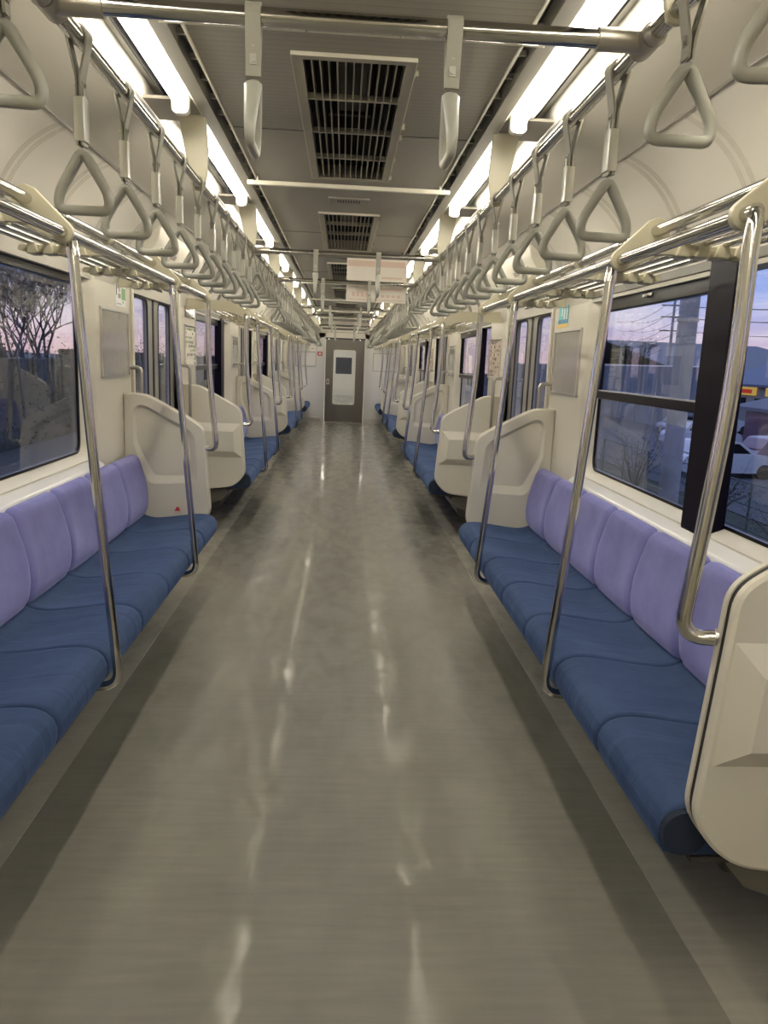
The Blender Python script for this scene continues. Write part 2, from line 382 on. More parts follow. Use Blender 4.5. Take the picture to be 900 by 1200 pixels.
MB().box((-.367, Y1+.0075, .885), (-.343, Y1+.009, .955)).build('handle_recess', 'slot_black', hp)
# ---- the next car seen through the end door
b_ = MB(); b_.box((-1.28, Y1+.1, -.05), (1.28, 32, 0)); nc = struct(b_.build('floor', 'floor'))
b_ = MB(); b_.box((-1.28, Y1+.3, 2.25), (1.28, 32, 2.3)); struct(b_.build('ceiling', 'cream'))
for s in (-1, 1):
    b_ = MB(); b_.box((s*.62, Y1+.12, 0), (s*.66, 18.9, 2.25)); b_.box((s*.62, 18.9, 0), (s*1.28, 18.95, 2.25)); b_.box((s*1.28, 18.9, 0), (s*1.32, 32, 2.25)); struct(b_.build('wall_%s' % SIDE[s], 'cream'))
b_ = MB(); b_.box((-1.28, 32, 0), (-.33, 32.05, 2.25)); b_.box((.33, 32, 0), (1.28, 32.05, 2.25)); b_.box((-.33, 32, 0), (.33, 32.05, .86)); b_.box((-.33, 32, 1.52), (.33, 32.05, 2.25))
nw = struct(b_.build('wall_front', 'white_paper', smooth=0))
b_ = MB(); b_.box((-.33, 32.03, .86), (.33, 32.035, 1.52)); b_.build('cab_window_pane', 'glass', nw)
b_ = MB(); b_.box((-.5, 33.2, .6), (.5, 33.25, 1.7)); b_.build('cab_rear_panel', 'under_dark', nw)
for i, s in enumerate((-1, 1)):
    for j, y in enumerate((20.5, 24.5, 29.5)):
        t_ = tag(MB().tube([(s*.6, y-1.3, 2.2), (s*.6, y+1.3, 2.2)], .026, 10).build('ceiling_lamp', 'tube'), 'fluorescent tube of the next car seen through the end door, %s row, %s' % (SIDE[s], ['nearest', 'middle', 'farthest'][j]), 'lamp', 'lamps of the next car')
def padbench(s, y0, y1, k):
    b_ = MB(); b_.sweep(mx_(fillet([(.76, .34), (.75, .45), (1.2, .44), (1.27, .8), (1.28, .34)], .03), s), 'y', y0, y1)
    tag(b_.build('bench', 'navy'), 'blue bench of the next car seen through the end door window, %s side, %s' % (SIDE[s], k), 'seat', 'benches of the next car')
for s in (-1, 1):
    padbench(s, 20.9, 24, 'nearer one'); padbench(s, 25.7, 28.8, 'farther one')

# ------------------------------------------------------------------ windows
wn = [0]
ORD = ['nearest', 'second', 'third', 'end']
def window(s, k):
    wn[0] += 1; y0, y1 = wins(k); x = s*WX
    root = struct(bpy.data.objects.new('window_%d' % wn[0], None)); COL.objects.link(root); root.location = (x, y0, WZ0)
    rec = [(y0-.02, WZ0-.02), (y1+.02, WZ0-.02), (y1+.02, WZ1+.02), (y0-.02, WZ1+.02)]
    out = rrect(y0+.004, y1-.004, WZ0+.002, WZ1-.004, .09, 8); inn = rrect(y0+.095, y1-.095, WZ0+.028, WZ1-.055, .07, 8); in2 = rrect(y0+.107, y1-.107, WZ0+.040, WZ1-.068, .06, 8)
    mid = rrect(y0+.035, y1-.035, WZ0+.010, WZ1-.020, .09, 8)
    xa, xm, xb, gx = x-s*.004, s*(WX+.012), s*(WX+.058), s*(WX+.062)
    b_ = MB(); b_.ring(rec, out, xa, xa, 'x'); b_.strip([(xa, *p) for p in rec], [(x, *p) for p in rec])
    b_.strip([(xa, *p) for p in out], [(xm, *p) for p in mid]); b_.strip([(xm, *p) for p in mid], [(xb, *p) for p in inn])
    b_.build('window_frame', 'cream', root, smooth=50)
    b_ = MB()
    for q in (gx-s*.008, gx+s*.008): b_.ring(inn, in2, q, q, 'x')
    b_.strip([(gx-s*.008, *p) for p in in2], [(gx+s*.008, *p) for p in in2]); b_.strip([(gx-s*.008, *p) for p in inn], [(gx+s*.008, *p) for p in inn])
    b_.build('gasket', 'sash_black', root, smooth=35)
    ya_, yb_ = y0+.097, y1-.097; zt = WZ1-.057
    MB().box((gx-.002, ya_, WZ0+.03), (gx+.002, yb_, zt)).build('pane', 'glass', root)
    if not (s < 0 and k == 0) and k < 3:
        if s > 0: m0, m1, sa, sb = y0+.53, y0+.73, y0+.73, yb_-.01
        else: m0, m1, sa, sb = y1-.73, y1-.53, ya_+.01, y1-.73
        b_ = MB(); q0, q1 = s*(WX-.012), s*(WX+.058)
        b_.sweep([(q0, m0), (q0, m1), (q1, m1+.0), (q1, m0)], 'z', WZ0-.012, WZ1-.012)
        b_.build('mullion', 'mullion', root, bevel=.008)
        zr = 1.295
        MB().box((s*(WX-.006), y0+.02, 1.776), (s*(WX+.058), y1-.02, 1.832)).build('reveal_shade_box', 'reveal_shade', root, bevel=.004)  # added dark box standing in for shade on the window's top reveal
        b_ = MB(); b_.box((s*(WX+.025), sa, zr-.022), (s*(WX+.056), sb, zr+.018)); b_.build('sash_rail', 'sash_black', root, bevel=.004)
        MB().box((s*(WX+.022), sa, zr+.018), (s*(WX+.044), sb, zr+.023)).build('rail_edge', 'frame_alu', root)
        b_ = MB(); b_.box((s*(WX+.020), sa, 1.705), (s*(WX+.056), sb, zt)); b_.build('sash_header', 'sash_black', root, bevel=.003)
        yy = sa if s < 0 else sb-.02
        MB().box((s*(WX+.03), yy, 1.30), (s*(WX+.056), yy+.02, 1.71)).build('sash_stile', 'sash_black', root)
        b_ = MB(); ym = (sa+sb)/2; b_.box((s*(WX+.012), ym-.05, 1.735), (s*(WX+.020), ym+.05, 1.75)); b_.box((s*(WX+.0), ym-.015, 1.73), (s*(WX+.012), ym+.02, 1.745)); b_.build('latch', 'brushed', root, bevel=.003)
    else:
        MB().box((s*(WX+.03), ya_, 1.725), (s*(WX+.056), yb_, zt)).build('sash_header', 'sash_black', root)
    # sloping sill ledge below the glass
    b_ = MB(); b_.sweep(mx_(fillet([(WX-.050, .806), (WX-.046, .830), (WX-.004, .860), (WX+.054, .892), (WX+.054, .80)], .008, 3), s), 'y', y0+.04, y1-.04)
    b_.build('sill_ledge', 'white_sill', root)
    off(root)
for s in (-1, 1):
    for k in range(4): window(s, k)

# ------------------------------------------------------------------ side doors
dn = [1]
def door(s, c, k):
    dn[0] += 1; x = s*(WX+.045)
    root = struct(bpy.data.objects.new('door_%d' % dn[0], None)); COL.objects.link(root); root.location = (s*WX, c, 0)
    for e in (-1, 1):
        ya, yb = (c-.65, c-.004) if e < 0 else (c+.004, c+.65)
        O = [(ya, .01), (yb, .01), (yb, DZ), (ya, DZ)]; cy = (ya+yb)/2
        Wd = rrect(cy-.185, cy+.185, .80, 1.755, .06, 6)
        b_ = MB()
        for q in (x-s*.015, x+s*.015): b_.ring(O, Wd, q, q, 'x')
        b_.strip([(x-s*.015, *p) for p in Wd], [(x+s*.015, *p) for p in Wd]); b_.strip([(x-s*.015, *p) for p in O], [(x+s*.015, *p) for p in O])
        lf = b_.build('leaf', 'door_leaf', root, smooth=30)
        I_ = rrect(cy-.172, cy+.172, .813, 1.742, .05, 6); b_ = MB()
        for q in (x-s*.019, x-s*.010): b_.ring(Wd, I_, q, q, 'x')
        b_.strip([(x-s*.019, *p) for p in I_], [(x-s*.01, *p) for p in I_]); b_.strip([(x-s*.019, *p) for p in Wd], [(x-s*.01, *p) for p in Wd])
        b_.build('gasket', 'rubber', lf)
        MB().box((x-.002, cy-.19, .795), (x+.002, cy+.19, 1.76)).build('pane', 'glass', lf)
        b_ = MB(); b_.box((x-s*.02, c+e*.004, .01), (x+s*.014, c+e*.022, DZ)); b_.build('edge_rubber', 'rubber', lf, bevel=.004)
        # vertical jamb post and short grab handle beside the doorway
        j = c+e*.65
        b_ = MB(); b_.box((s*(WX-.018), j+e*.0, 0), (s*(WX+.06), j+e*.035, DZ+.02)); b_.build('jamb', 'cream', root, bevel=.006)
        hy = c+e*.74
        pth = fillet([(s*1.275, hy, 1.32), (s*1.205, hy, 1.32), (s*1.205, hy, .72), (s*1.275, hy, .72)], .03, 4, False)
        MB().tube(pth, .0125, 10).build('grab_handle', 'brushed', root, label='vertical steel grab handle on the doorway pillar')
    MB().box((s*(WX-.01), c-.65, -.0), (s*(WX+.06), c+.65, .012)).build('sill_plate', 'brushed', root)
    # header cover above the door
    pr = mx_([(WX+.02, DZ-.01), (WX-.05, DZ), (1.10, 2.06), (1.085, 2.13), (1.12, 2.15), (WX+.02, 2.1)], s)
    b_ = MB(); b_.sweep(pr, 'y', c-.70, c+.70); hd = b_.build('header_cover', 'cream', root, bevel=.006)
    def onp(t_, d=.002):   # point on the sloping face of the header
        a = Vector((WX-.05, DZ)); e_ = Vector((1.10, 2.06)); q = a.lerp(e_, t_); n_ = Vector((-(e_-a).y, (e_-a).x)).normalized()
        if n_.x > 0: n_ = -n_
        q = q+n_*d; return q
    def patch(y0, y1, t0, t1, nm, ma, th=.002):
        b_ = MB(); q = [onp(t0, 0), onp(t1, 0), onp(t1, th), onp(t0, th)]; b_.sweep([(s*p.x, p.y) for p in q], 'y', y0, y1); return b_.build(nm, ma, hd)
    patch(c-.55, c-.52, .2, .85, 'slit', 'under_dark'); patch(c+.50, c+.53, .2, .85, 'slit', 'under_dark')
    patch(c-.30, c-.02, .15, .62, 'hatch', 'cream_plastic', .006); patch(c-.25, c-.12, .72, .86, 'notice_sticker', 'ink_grey')
    patch(c+.12, c+.24, .15, .55, 'hatch', 'ink_grey', .004)
    patch(c-.48, c-.36, .05, .22, 'notice_sticker', 'ink_blue')
    off(root)
for s in (-1, 1):
    for k, c in enumerate(DOORC): door(s, c, k)

# ------------------------------------------------------------------ partitions (plastic side screens)
OUTL = fillet([(WX-.001, .325), (WX-.001, 1.175), (1.155, 1.176), (.884, 1.036), (.812, .985), (.803, .84), (.777, .475), (.83, .40), (.895, .358), (1.077, .336)],
              [0, .012, .05, .04, .07, .1, .06, .05, .05, .05], 6)
def inset(P, d):
    n = len(P); out = []
    A = sum(P[i][0]*P[(i+1) % n][1]-P[(i+1) % n][0]*P[i][1] for i in range(n))
    sg = 1 if A > 0 else -1
    for i in range(n):
        a = Vector(P[i-1]); p = Vector(P[i]); c = Vector(P[(i+1) % n])
        t1 = (p-a); t2 = (c-p)
        t1 = t1.normalized() if t1.length > 1e-9 else t2.normalized(); t2 = t2.normalized() if t2.length > 1e-9 else t1
        n1 = Vector((-t1.y, t1.x))*sg; n2 = Vector((-t2.y, t2.x))*sg; nn = (n1+n2).normalized(); k = d/max(.5, nn.dot(n1)); q = p+nn*k; out.append((q.x, q.y))
    return out
IN1 = fillet([(1.225, 1.07), (1.20, 1.108), (1.155, 1.11), (.90, .975), (.867, .93), (.851, .69), (.872, .655), (1.12, .645), (1.145, .665), (1.225, .88)], .02, 3)
IN2 = fillet([(1.212, 1.06), (1.195, 1.088), (1.158, 1.09), (.925, .965), (.905, .92), (.893, .72), (.905, .703), (1.095, .695), (1.118, .71), (1.205, .885)], .02, 3)
OT1 = [(1.262, .876), (.818, .878), (.803, .602), (1.262, .600)]
OT2 = [(1.262, .815), (.872, .813), (.862, .652), (1.262, .650)]
def partition(s, y, d, label):
    """d = +1 when the seats lie towards +y of the screen"""
    t_ = thing('side_partition', label, 'partition', (s*WX, y, 0), 'plastic side screens at the bench ends')
    def shell(nm, dirn, face1, face2, depth, ma):
        # shell from |y|=.004 to .031 on side dirn; relief loop face1 -> face2 moved by depth
        ya = y+dirn*.0095; yb = y+dirn*.025; yc = y+dirn*.031
        P0 = mx_(OUTL, s); P1 = mx_(inset(OUTL, .008), s); f1 = mx_(face1, s); f2 = mx_(face2, s)
        b_ = MB(); b_.cap([(p[0], ya, p[1]) for p in P0]); b_.strip([(p[0], ya, p[1]) for p in P0], [(p[0], yb, p[1]) for p in P0]); b_.strip([(p[0], yb, p[1]) for p in P0], [(p[0], yc, p[1]) for p in P1])
        b_.ring(P1, f1, yc, yc); yd = yc+dirn*depth
        b_.strip([(p[0], yc, p[1]) for p in f1], [(p[0], yd, p[1]) for p in f2]); b_.cap([(p[0], yd, p[1]) for p in f2])
        return b_.build(nm, ma, t_, smooth=14)
    shell('inner_shell', d, IN1, IN2, -.020, 'cream_plastic'); shell('outer_shell', -d, OT1, OT2, .036, 'cream_plastic')
    c = inset(OUTL, .004); b_ = MB(); P0 = mx_(c, s); b_.sweep(P0, 'y', y-.0105, y+.0105); b_.build('edge_rubber', 'rubber', t_, smooth=35)
    off(t_)
for s in (-1, 1):
    for k, (a, b2) in enumerate(BENCH):
        partition(s, a-.031, 1, 'cream plastic side screen at the near end of the %s %s bench' % (BN[k], SIDE[s]))
        if k < 3: partition(s, b2+.031, -1, 'cream plastic side screen with recessed panel at the far end of the %s %s bench' % (BN[k], SIDE[s]))

# ------------------------------------------------------------------ benches
SP = [(.752, .352), (.738, .375), (.733, .405), (.737, .432), (.752, .456), (.78, .472), (.82, .478), (.88, .474), (.95, .464), (1.02, .454), (1.09, .447), (1.14, .452), (1.17, .468), (1.19, .46), (1.19, .345), (.79, .338), (.765, .342)]
BP = [(1.165, .455), (1.140, .50), (1.130, .56), (1.134, .63), (1.150, .70), (1.168, .755), (1.180, .79), (1.198, .815), (1.222, .825), (1.24, .818), (1.262, .80), (1.262, .46)]
def cushion(prof, s, y0, y1, dip, gap=.002, rnd=.020, ny=22, puff=.55):
    n = len(prof); cx_ = sum(p[0] for p in prof)/n; cz = sum(p[1] for p in prof)/n; rows = []
    def at(u):
        y = y0+gap+(y1-y0-2*gap)*u
        dd = min(y-y0-gap, y1-gap-y); r_ = rnd
        ins = 0
        if dd < r_: q = 1-dd/r_; ins = (1-math.sqrt(max(0, 1-q*q)))*r_*puff
        sh = inset(prof, ins) if ins > 1e-6 else prof
        w_ = math.sin(PI*u)**.8 if 0 < u < 1 else 0
        row = []
        for (px, pz) in sh:
            fx, fz = dip(px, pz); row.append((s*(px+fx*w_), y, pz+fz*w_))
        return row
    us = [0, .01, .022, .036, .055, .09]+[.13+.74*i/(ny-12) for i in range(ny-11)]+[.91, .945, .964, .978, .99, 1]
    rows = [at(u) for u in us]
    b_ = MB(); vs = [p for r_ in rows for p in r_]; fs = []
    for i in range(len(rows)-1):
        for j in range(n): fs.append((i*n+j, i*n+(j+1) % n, (i+1)*n+(j+1) % n, (i+1)*n+j))
    b_.add(vs, fs); b_.cap(rows[0]); b_.cap(rows[-1]); return b_
def sdip(x, z):
    if z < .44: return (.0, 0)
    t_ = max(0, min(1, (x-.76)/.16)); return (0, -.016*t_*(1 if x < 1.12 else .4)+(.004 if x < .8 else 0))
def bdip(x, z):
    if x > 1.2: return (0, 0)
    t_ = math.sin(PI*max(0, min(1, (z-.47)/.33))); return (-.006+.020*t_, 0)
SEATLAB = {}
def bench(s, k):
    a, b2 = BENCH[k]; n = 7 if k < 3 else 4; w_ = (b2-a)/n
    tone = 'with lilac backrests and navy seat cushions'
    t_ = thing('long_bench', '%s bench on the %s side %s' % ({0: 'long nearest', 1: 'long second', 2: 'long third', 3: 'short end-of-car'}[k], SIDE[s], tone), 'bench', (s*WX, a, 0), 'benches along both walls')
    SPs = fillet(SP, .012, 1); BPs = fillet(BP, .010, 1)
    for i in range(n):
        cushion(SPs, s, a+.004+i*w_*(b2-a-.008)/(b2-a), a+.004+(i+1)*w_*(b2-a-.008)/(b2-a), sdip).build('seat_cushion', 'navy', t_, smooth=60)
        # backrest pieces: 2 + 3 + 2 with a slightly wider joint between the groups
        g0 = .006 if (n == 7 and i in (2, 5)) or i == 0 else .0015; g1 = .006 if (n == 7 and i in (1, 4)) or i == n-1 else .0015
        cushion(BPs, s, a+i*w_+g0, a+(i+1)*w_-g1, bdip, 0, .040, puff=.62).build('back_cushion', 'lilac', t_, smooth=60)
    for y, e in ((a, -1), (b2, 1)):
        if k == 3 and e == 1: continue
        b_ = MB(); b_.tube([(s*.790, y-.012 if e < 0 else y+.012, .408), (s*.790, y+e*-.05, .408)], .052, 20); b_.build('roll_end', 'seat_roll', t_, smooth=40)
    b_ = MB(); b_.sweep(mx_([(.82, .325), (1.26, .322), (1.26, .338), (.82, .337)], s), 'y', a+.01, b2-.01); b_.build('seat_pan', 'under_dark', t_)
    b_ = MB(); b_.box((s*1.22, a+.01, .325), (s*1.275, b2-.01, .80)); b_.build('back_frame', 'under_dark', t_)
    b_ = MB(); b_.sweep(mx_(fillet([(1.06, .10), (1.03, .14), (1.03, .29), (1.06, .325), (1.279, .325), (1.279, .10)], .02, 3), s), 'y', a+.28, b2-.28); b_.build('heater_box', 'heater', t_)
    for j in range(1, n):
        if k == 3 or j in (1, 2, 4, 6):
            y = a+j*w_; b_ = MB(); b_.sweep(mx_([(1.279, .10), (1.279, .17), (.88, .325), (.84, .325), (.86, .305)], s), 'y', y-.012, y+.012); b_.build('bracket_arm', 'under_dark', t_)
    # pale end bracket visible below the screens, colour darkened for the shade there
    b_ = MB(); b_.sweep(mx_([(1.27, .16), (1.12, .18), (.98, .23), (.93, .29), (.96, .325), (1.27, .325)], s), 'y', a+.05, a+.065); b_.build('end_bracket', 'bracket_shaded', t_)
    off(t_)
for s in (-1, 1):
    for k in range(4): bench(s, k)
tag(MB().sweep([(-.985, .489), (-.955, .489), (-.962, .505), (-.972, .512)], 'y', 4.575, 4.598).build('ribbon_tag', 'red'), 'small red tag sticking up between the nearest left bench and its far side screen', 'tag')

# ------------------------------------------------------------------ luggage racks
XF, ZF, XU, ZU = .79, 1.73, .883, 1.813
def endplate_pts(big):
    lp = [(XF+.030*math.cos(a), ZF+.030*math.sin(a)) for a in [PI*.72+PI*i/8*1.05 for i in range(9)]]
    if big: rest = [(.88, 1.742), (.96, 1.756), (1.06, 1.762), (1.275, 1.762), (1.262, 1.848), (1.06, 1.838), (.905, 1.842), (.872, 1.840)]
    else: rest = [(.84, 1.722), (.90, 1.745), (.925, 1.78), (.925, 1.825), (.91, 1.845), (.885, 1.852), (.862, 1.842)]
    return lp+rest
def rack(s, k):
    a, b2 = BENCH[k]; ya, yb = a+.02, b2-.0
    if k == 3: yb = Y1-.02
    t_ = thing('luggage_rack', 'steel tube luggage rack above the %s %s bench' % (BN[k], SIDE[s]), 'luggage rack', (s*WX, a, ZF), 'luggage racks')
    # front tube bends down at its ends into the end poles (poles are things of their own)
    MB().tube([(s*XF, ya+.0, ZF), (s*XF, yb, ZF)], .0165, 16).build('front_tube', 'steel', t_)
    MB().tube([(s*XU, ya+.07, ZU), (s*XU, yb-.07 if k < 3 else yb, ZU)], .0165, 16).build('upper_tube', 'steel', t_)
    SX = (.885, .937, .989, 1.041)
    for x in SX:
        MB().tube([(s*x, ya+.05, 1.752), (s*x, yb-.04, 1.752)], .0080, 10).build('slat_tube', 'steel', t_)
    arms = [a+.58, a+1.22, a+1.86, a+2.50] if k < 3 else [a+.4, a+1.1]
    for i, y in enumerate(arms):
        pr = fillet([(.795, 1.725), (.83, 1.722), (1.06, 1.724), (1.092, 1.728), (1.085, 1.746), (.85, 1.748), (.80, 1.742)], .012, 4)
        b_ = MB(); b_.sweep(mx_(pr, s), 'y', y-.014, y+.014); b_.build('support_arm', 'cream_bracket', t_, bevel=.003)
        for x in SX:
            zc = 1.752
            b_ = MB(); b_.sweep(mx_([(x-.022, zc-.034), (x+.014, zc-.036), (x+.012, zc+.002), (x-.012, zc+.002)], s), 'y', y-.030, y+.030); b_.build('slat_holder', 'cream_bracket', t_, bevel=.003)
    for y in ((a+.77, a+2.20) if k < 3 else (a+.6,)):
        b_ = MB(); b_.sweep(mx_(endplate_pts(False), s), 'y', y-.009, y+.009); b_.build('side_bracket', 'cream_bracket', t_, bevel=.003)
    if k < 3: MB().tube([(s*XU, a+1.48, ZU), (s*XU, a+1.504, ZU)], .021, 14).build('clamp', 'cream_bracket', t_)
    for y in (ya+.05, yb-.06 if k < 3 else yb-.02):
        b_ = MB(); b_.sweep(mx_(endplate_pts(True), s), 'y', y-.010, y+.010); b_.build('end_plate', 'cream_bracket', t_, bevel=.004)
    off(t_)
for s in (-1, 1):
    for k in range(4): rack(s, k)

# ------------------------------------------------------------------ poles
def endpole(s, y, d, label):
    # from the rack tube end, down and hooked into the screen edge; d = direction (in y) of the bench
    py = y
    pth = [(s*XF, py+d*.045, ZF), (s*XF, py, ZF+.001), (s*(XF-.004), py, ZF-.06), (s*.787, py, 1.40), (s*.758, py, 1.06), (s*.738, py, .858), (s*.826, py-d*.028, .868)]
    pth = fillet(pth, [0, .035, .02, .15, .08, .078, 0], 9, False, .9 if False else .62)
    t_ = tag(MB().tube(pth, .0165, 16).build('grab_pole', 'steel'), label, 'pole', 'end poles hooked to the side screens')
    b_ = MB().tube([(s*.806, py-d*.020, .8665), (s*.826, py-d*.028, .868)], .0195, 14).build('end_collar', 'brushed', t_)
def midpole(s, y, label):
    pth = fillet([(s*XF, y, ZF-.012), (s*.757, y, 1.187), (s*.713, y, .654), (s*.689, y, .36), (s*.80, y, .352)], [0, .25, .2, .085, 0], 7, False)
    t_ = tag(MB().tube(pth, .0150, 16).build('grab_pole', 'steel'), label, 'pole', 'grab poles in front of the benches')
    MB().tube([(s*(XF), y, ZF-.03), (s*(XF-.004), y, ZF-.055)], .018, 14).build('top_collar', 'steel', t_)
for s in (-1, 1):
    for k, (a, b2) in enumerate(BENCH):
        endpole(s, a+.02, 1, 'curved steel pole hooked to the near side screen of the %s %s bench' % (BN[k], SIDE[s]))
        if k < 3:
            endpole(s, b2, -1, 'curved steel pole hooked to the far side screen of the %s %s bench' % (BN[k], SIDE[s]))
            midpole(s, a+.84, 'slanting steel pole in front of the %s %s bench, the nearer of its two' % (BN[k], SIDE[s]))
            midpole(s, a+2.16, 'slanting steel pole in front of the %s %s bench, the farther of its two' % (BN[k], SIDE[s]))

# ------------------------------------------------------------------ strap rails and cross rails
ZB = 2.025
for s in (-1, 1):
    t_ = thing('strap_rail', 'long steel rail running the length of the car above the %s benches, carrying hand straps' % SIDE[s], 'rail', (s*.55, 0, ZB))
    MB().tube(fillet([(s*.55, .2, ZB), (s*.55, 17.3, ZB), (s*.55, 17.42, ZB+.1), (s*.55, 17.42, 2.28)], .08, 6, False), .0165, 18).build('rail_tube', 'steel', t_)
    y = 3.04-LP
    while y < 17.3:
        b_ = MB(); b_.sweep(mx_([(.532, ZB-.020), (.522, ZB+.03), (.515, 2.13), (.525, 2.262), (.625, 2.262), (.60, 2.13), (.580, ZB+.03), (.568, ZB-.02), (.55, ZB-.026)], s), 'y', y-.006, y+.006)
        b_.build('hanger_plate', 'cream_bracket', t_, bevel=.003); y += LP
    off(t_)
XB = [1.57, 4.76, 6.39, 9.58, 11.21, 14.40, 16.03]
for i, y in enumerate(XB):
    t_ = thing('cross_rail', 'steel cross rail between the two strap rails, %s from the viewer' % ['first', 'second', 'third', 'fourth', 'fifth', 'sixth', 'seventh'][i], 'rail', (0, y, ZB), 'cross rails overhead')
    MB().tube([(-.52, y, ZB), (.52, y, ZB)], .0165, 16).build('rail_tube', 'steel', t_)
    for s in (-1, 1):
        jt = MB().tube([(s*.455, y, ZB), (s*.545, y, ZB)], .0205, 16).tube([(s*.55, y-.035, ZB), (s*.55, y+.035, ZB)], .0225, 16).tube([(s*.55, y-.045, ZB-.004), (s*.55, y-.062, ZB-.004)], [.0215, .017], 16).build('joint_sleeve', 'matte_metal', t_)
    off(t_)

# ------------------------------------------------------------------ hand straps
def strap_proto(long_):
    t_ = thing('hand_strap', '', 'hand strap')
    drop = .208 if long_ else .107     # rail centre to handle apex
    # belt: a loop over the rail
    W_ = .014; L = []; R_ = []
    arc = [(.0205*math.sin(a), .0205*math.cos(a)) for a in [-PI*.55+PI*1.1*i/12 for i in range(13)]]
    zj = -.075
    left = [(-.0045, -drop+.004), (-.0035, zj-.02), (-.004, zj)]; right = [(.004, zj), (.0035, zj-.02), (.0045, -drop+.004)]
    path = left+arc+right; th = .0022; b_ = MB(); n = len(path); vs = []
    for i, p in enumerate(path):
        a = Vector(path[max(0, i-1)]); c = Vector(path[min(n-1, i+1)]); tt = (c-a).normalized(); nn = Vector((-tt.y, tt.x))*th
        for w_, q in ((-W_, 1), (W_, 1), (W_, -1), (-W_, -1)): vs.append((p[0]+nn.x*q, w_, p[1]+nn.y*q))
    fs = []
    for i in range(n-1):
        for j in range(4): fs.append((i*4+j, i*4+(j+1) % 4, (i+1)*4+(j+1) % 4, (i+1)*4+j))
    fs += [(0, 1, 2, 3), tuple(range(4*n-4, 4*n))]
    b_.add(vs, fs); b_.build('belt', 'belt', t_, smooth=40)
    # riveted buckle plate
    b_ = MB(); zz = zj-.018 if long_ else zj+.020
    b_.box((.006, -.006, zz-.028), (.0085, .006, zz+.010)); b_.box((-.006, -.006, zz-.028), (-.0085, .006, zz+.010))
    for q in (zz-.022, zz+.004):
        for e in (-1, 1): b_.tube([(e*.008, 0, q), (e*.0115, 0, q)], .0035, 8)
    b_.build('buckle', 'brushed', t_)
    if long_:
        b_ = MB(); b_.sweep(fillet([(-.011, -.016), (.011, -.016), (.011, .016), (-.011, .016)], .004, 2), 'z', -.196, -.112); b_.build('sleeve', 'sleeve', t_, bevel=.0015)
    # triangular handle
    z0 = -drop-.004
    P = fillet([(0, z0+.002), (.0515, z0-.083), (.0525, z0-.116), (-.0525, z0-.116), (-.0515, z0-.083)], [.020, .016, .018, .018, .016], 5)
    pts = [(p[0], 0, p[1]) for p in P]; b_ = MB()
    k = len(pts); n = 10; vs = []; fs = []
    for i in range(k):
        a = Vector(pts[i-1]); c = Vector(pts[(i+1) % k]); tt = (c-a).normalized(); n1 = Vector((tt.z, 0, -tt.x))
        low = pts[i][2] < z0-.108
        ra = .0105; rb = .0175-.0085*min(1, max(0, (z0-pts[i][2])/.112))
        for j in range(n):
            an = 2*PI*j/n; vs.append(Vector(pts[i])+n1*math.cos(an)*ra+Vector((0, 1, 0))*math.sin(an)*rb)
    for i in range(k):
        for j in range(n): fs.append((i*n+j, i*n+(j+1) % n, ((i+1) % k)*n+(j+1) % n, ((i+1) % k)*n+j))
    b_.add(vs, fs); b_.build('handle', 'strap_grey', t_, smooth=60)
    return t_
protoL = strap_proto(True); protoS = strap_proto(False); used = {True: False, False: False}
NUM = ['first', 'second', 'third', 'fourth', 'fifth', 'sixth', 'seventh', 'eighth', 'ninth', 'tenth']
def put(long_, loc, label, group, rz=0):
    p_ = protoL if long_ else protoS
    if not used[long_]: used[long_] = True; p_.location = loc; p_['label'] = label; p_['group'] = group; o = p_
    else: o = dup(p_, loc, label, group)
    o.rotation_euler.z = rz; return o
rnd = random.Random(3)
for s in (-1, 1):
    for k in range(4):
        a = 1.725+PER*k; n = 10 if k < 3 else 4
        for i in range(n):
            put(True, (s*.55, a+.32*i, ZB), 'grey triangular strap over the %s %s bench, %s from the viewer' % (BN[k], SIDE[s], NUM[i]), 'long hand straps over the benches', rnd.uniform(-.12, .12))
    for k in range(4):
        a = 4.975-PER+PER*k
        ys = [a+.3025*i for i in range(5)]
        if k == 0: ys = [y for y in ys if y > .9]
        for i, y in enumerate(ys):
            put(False, (s*.55, y, ZB), 'short grey strap by the %s %s doorway, %s from the viewer' % (['nearest', 'second', 'third', 'fourth'][k], SIDE[s], NUM[i]), 'short hand straps by the doorways', rnd.uniform(-.12, .12))
for i, y in enumerate(XB):
    for s in (-1, 1):
        put(False, (s*.185, y, ZB), 'strap seen edge-on, %s one of the pair on the %s cross rail' % (SIDE[s], NUM[i]), 'hand straps on the cross rails', PI/2+rnd.uniform(-.05, .05))

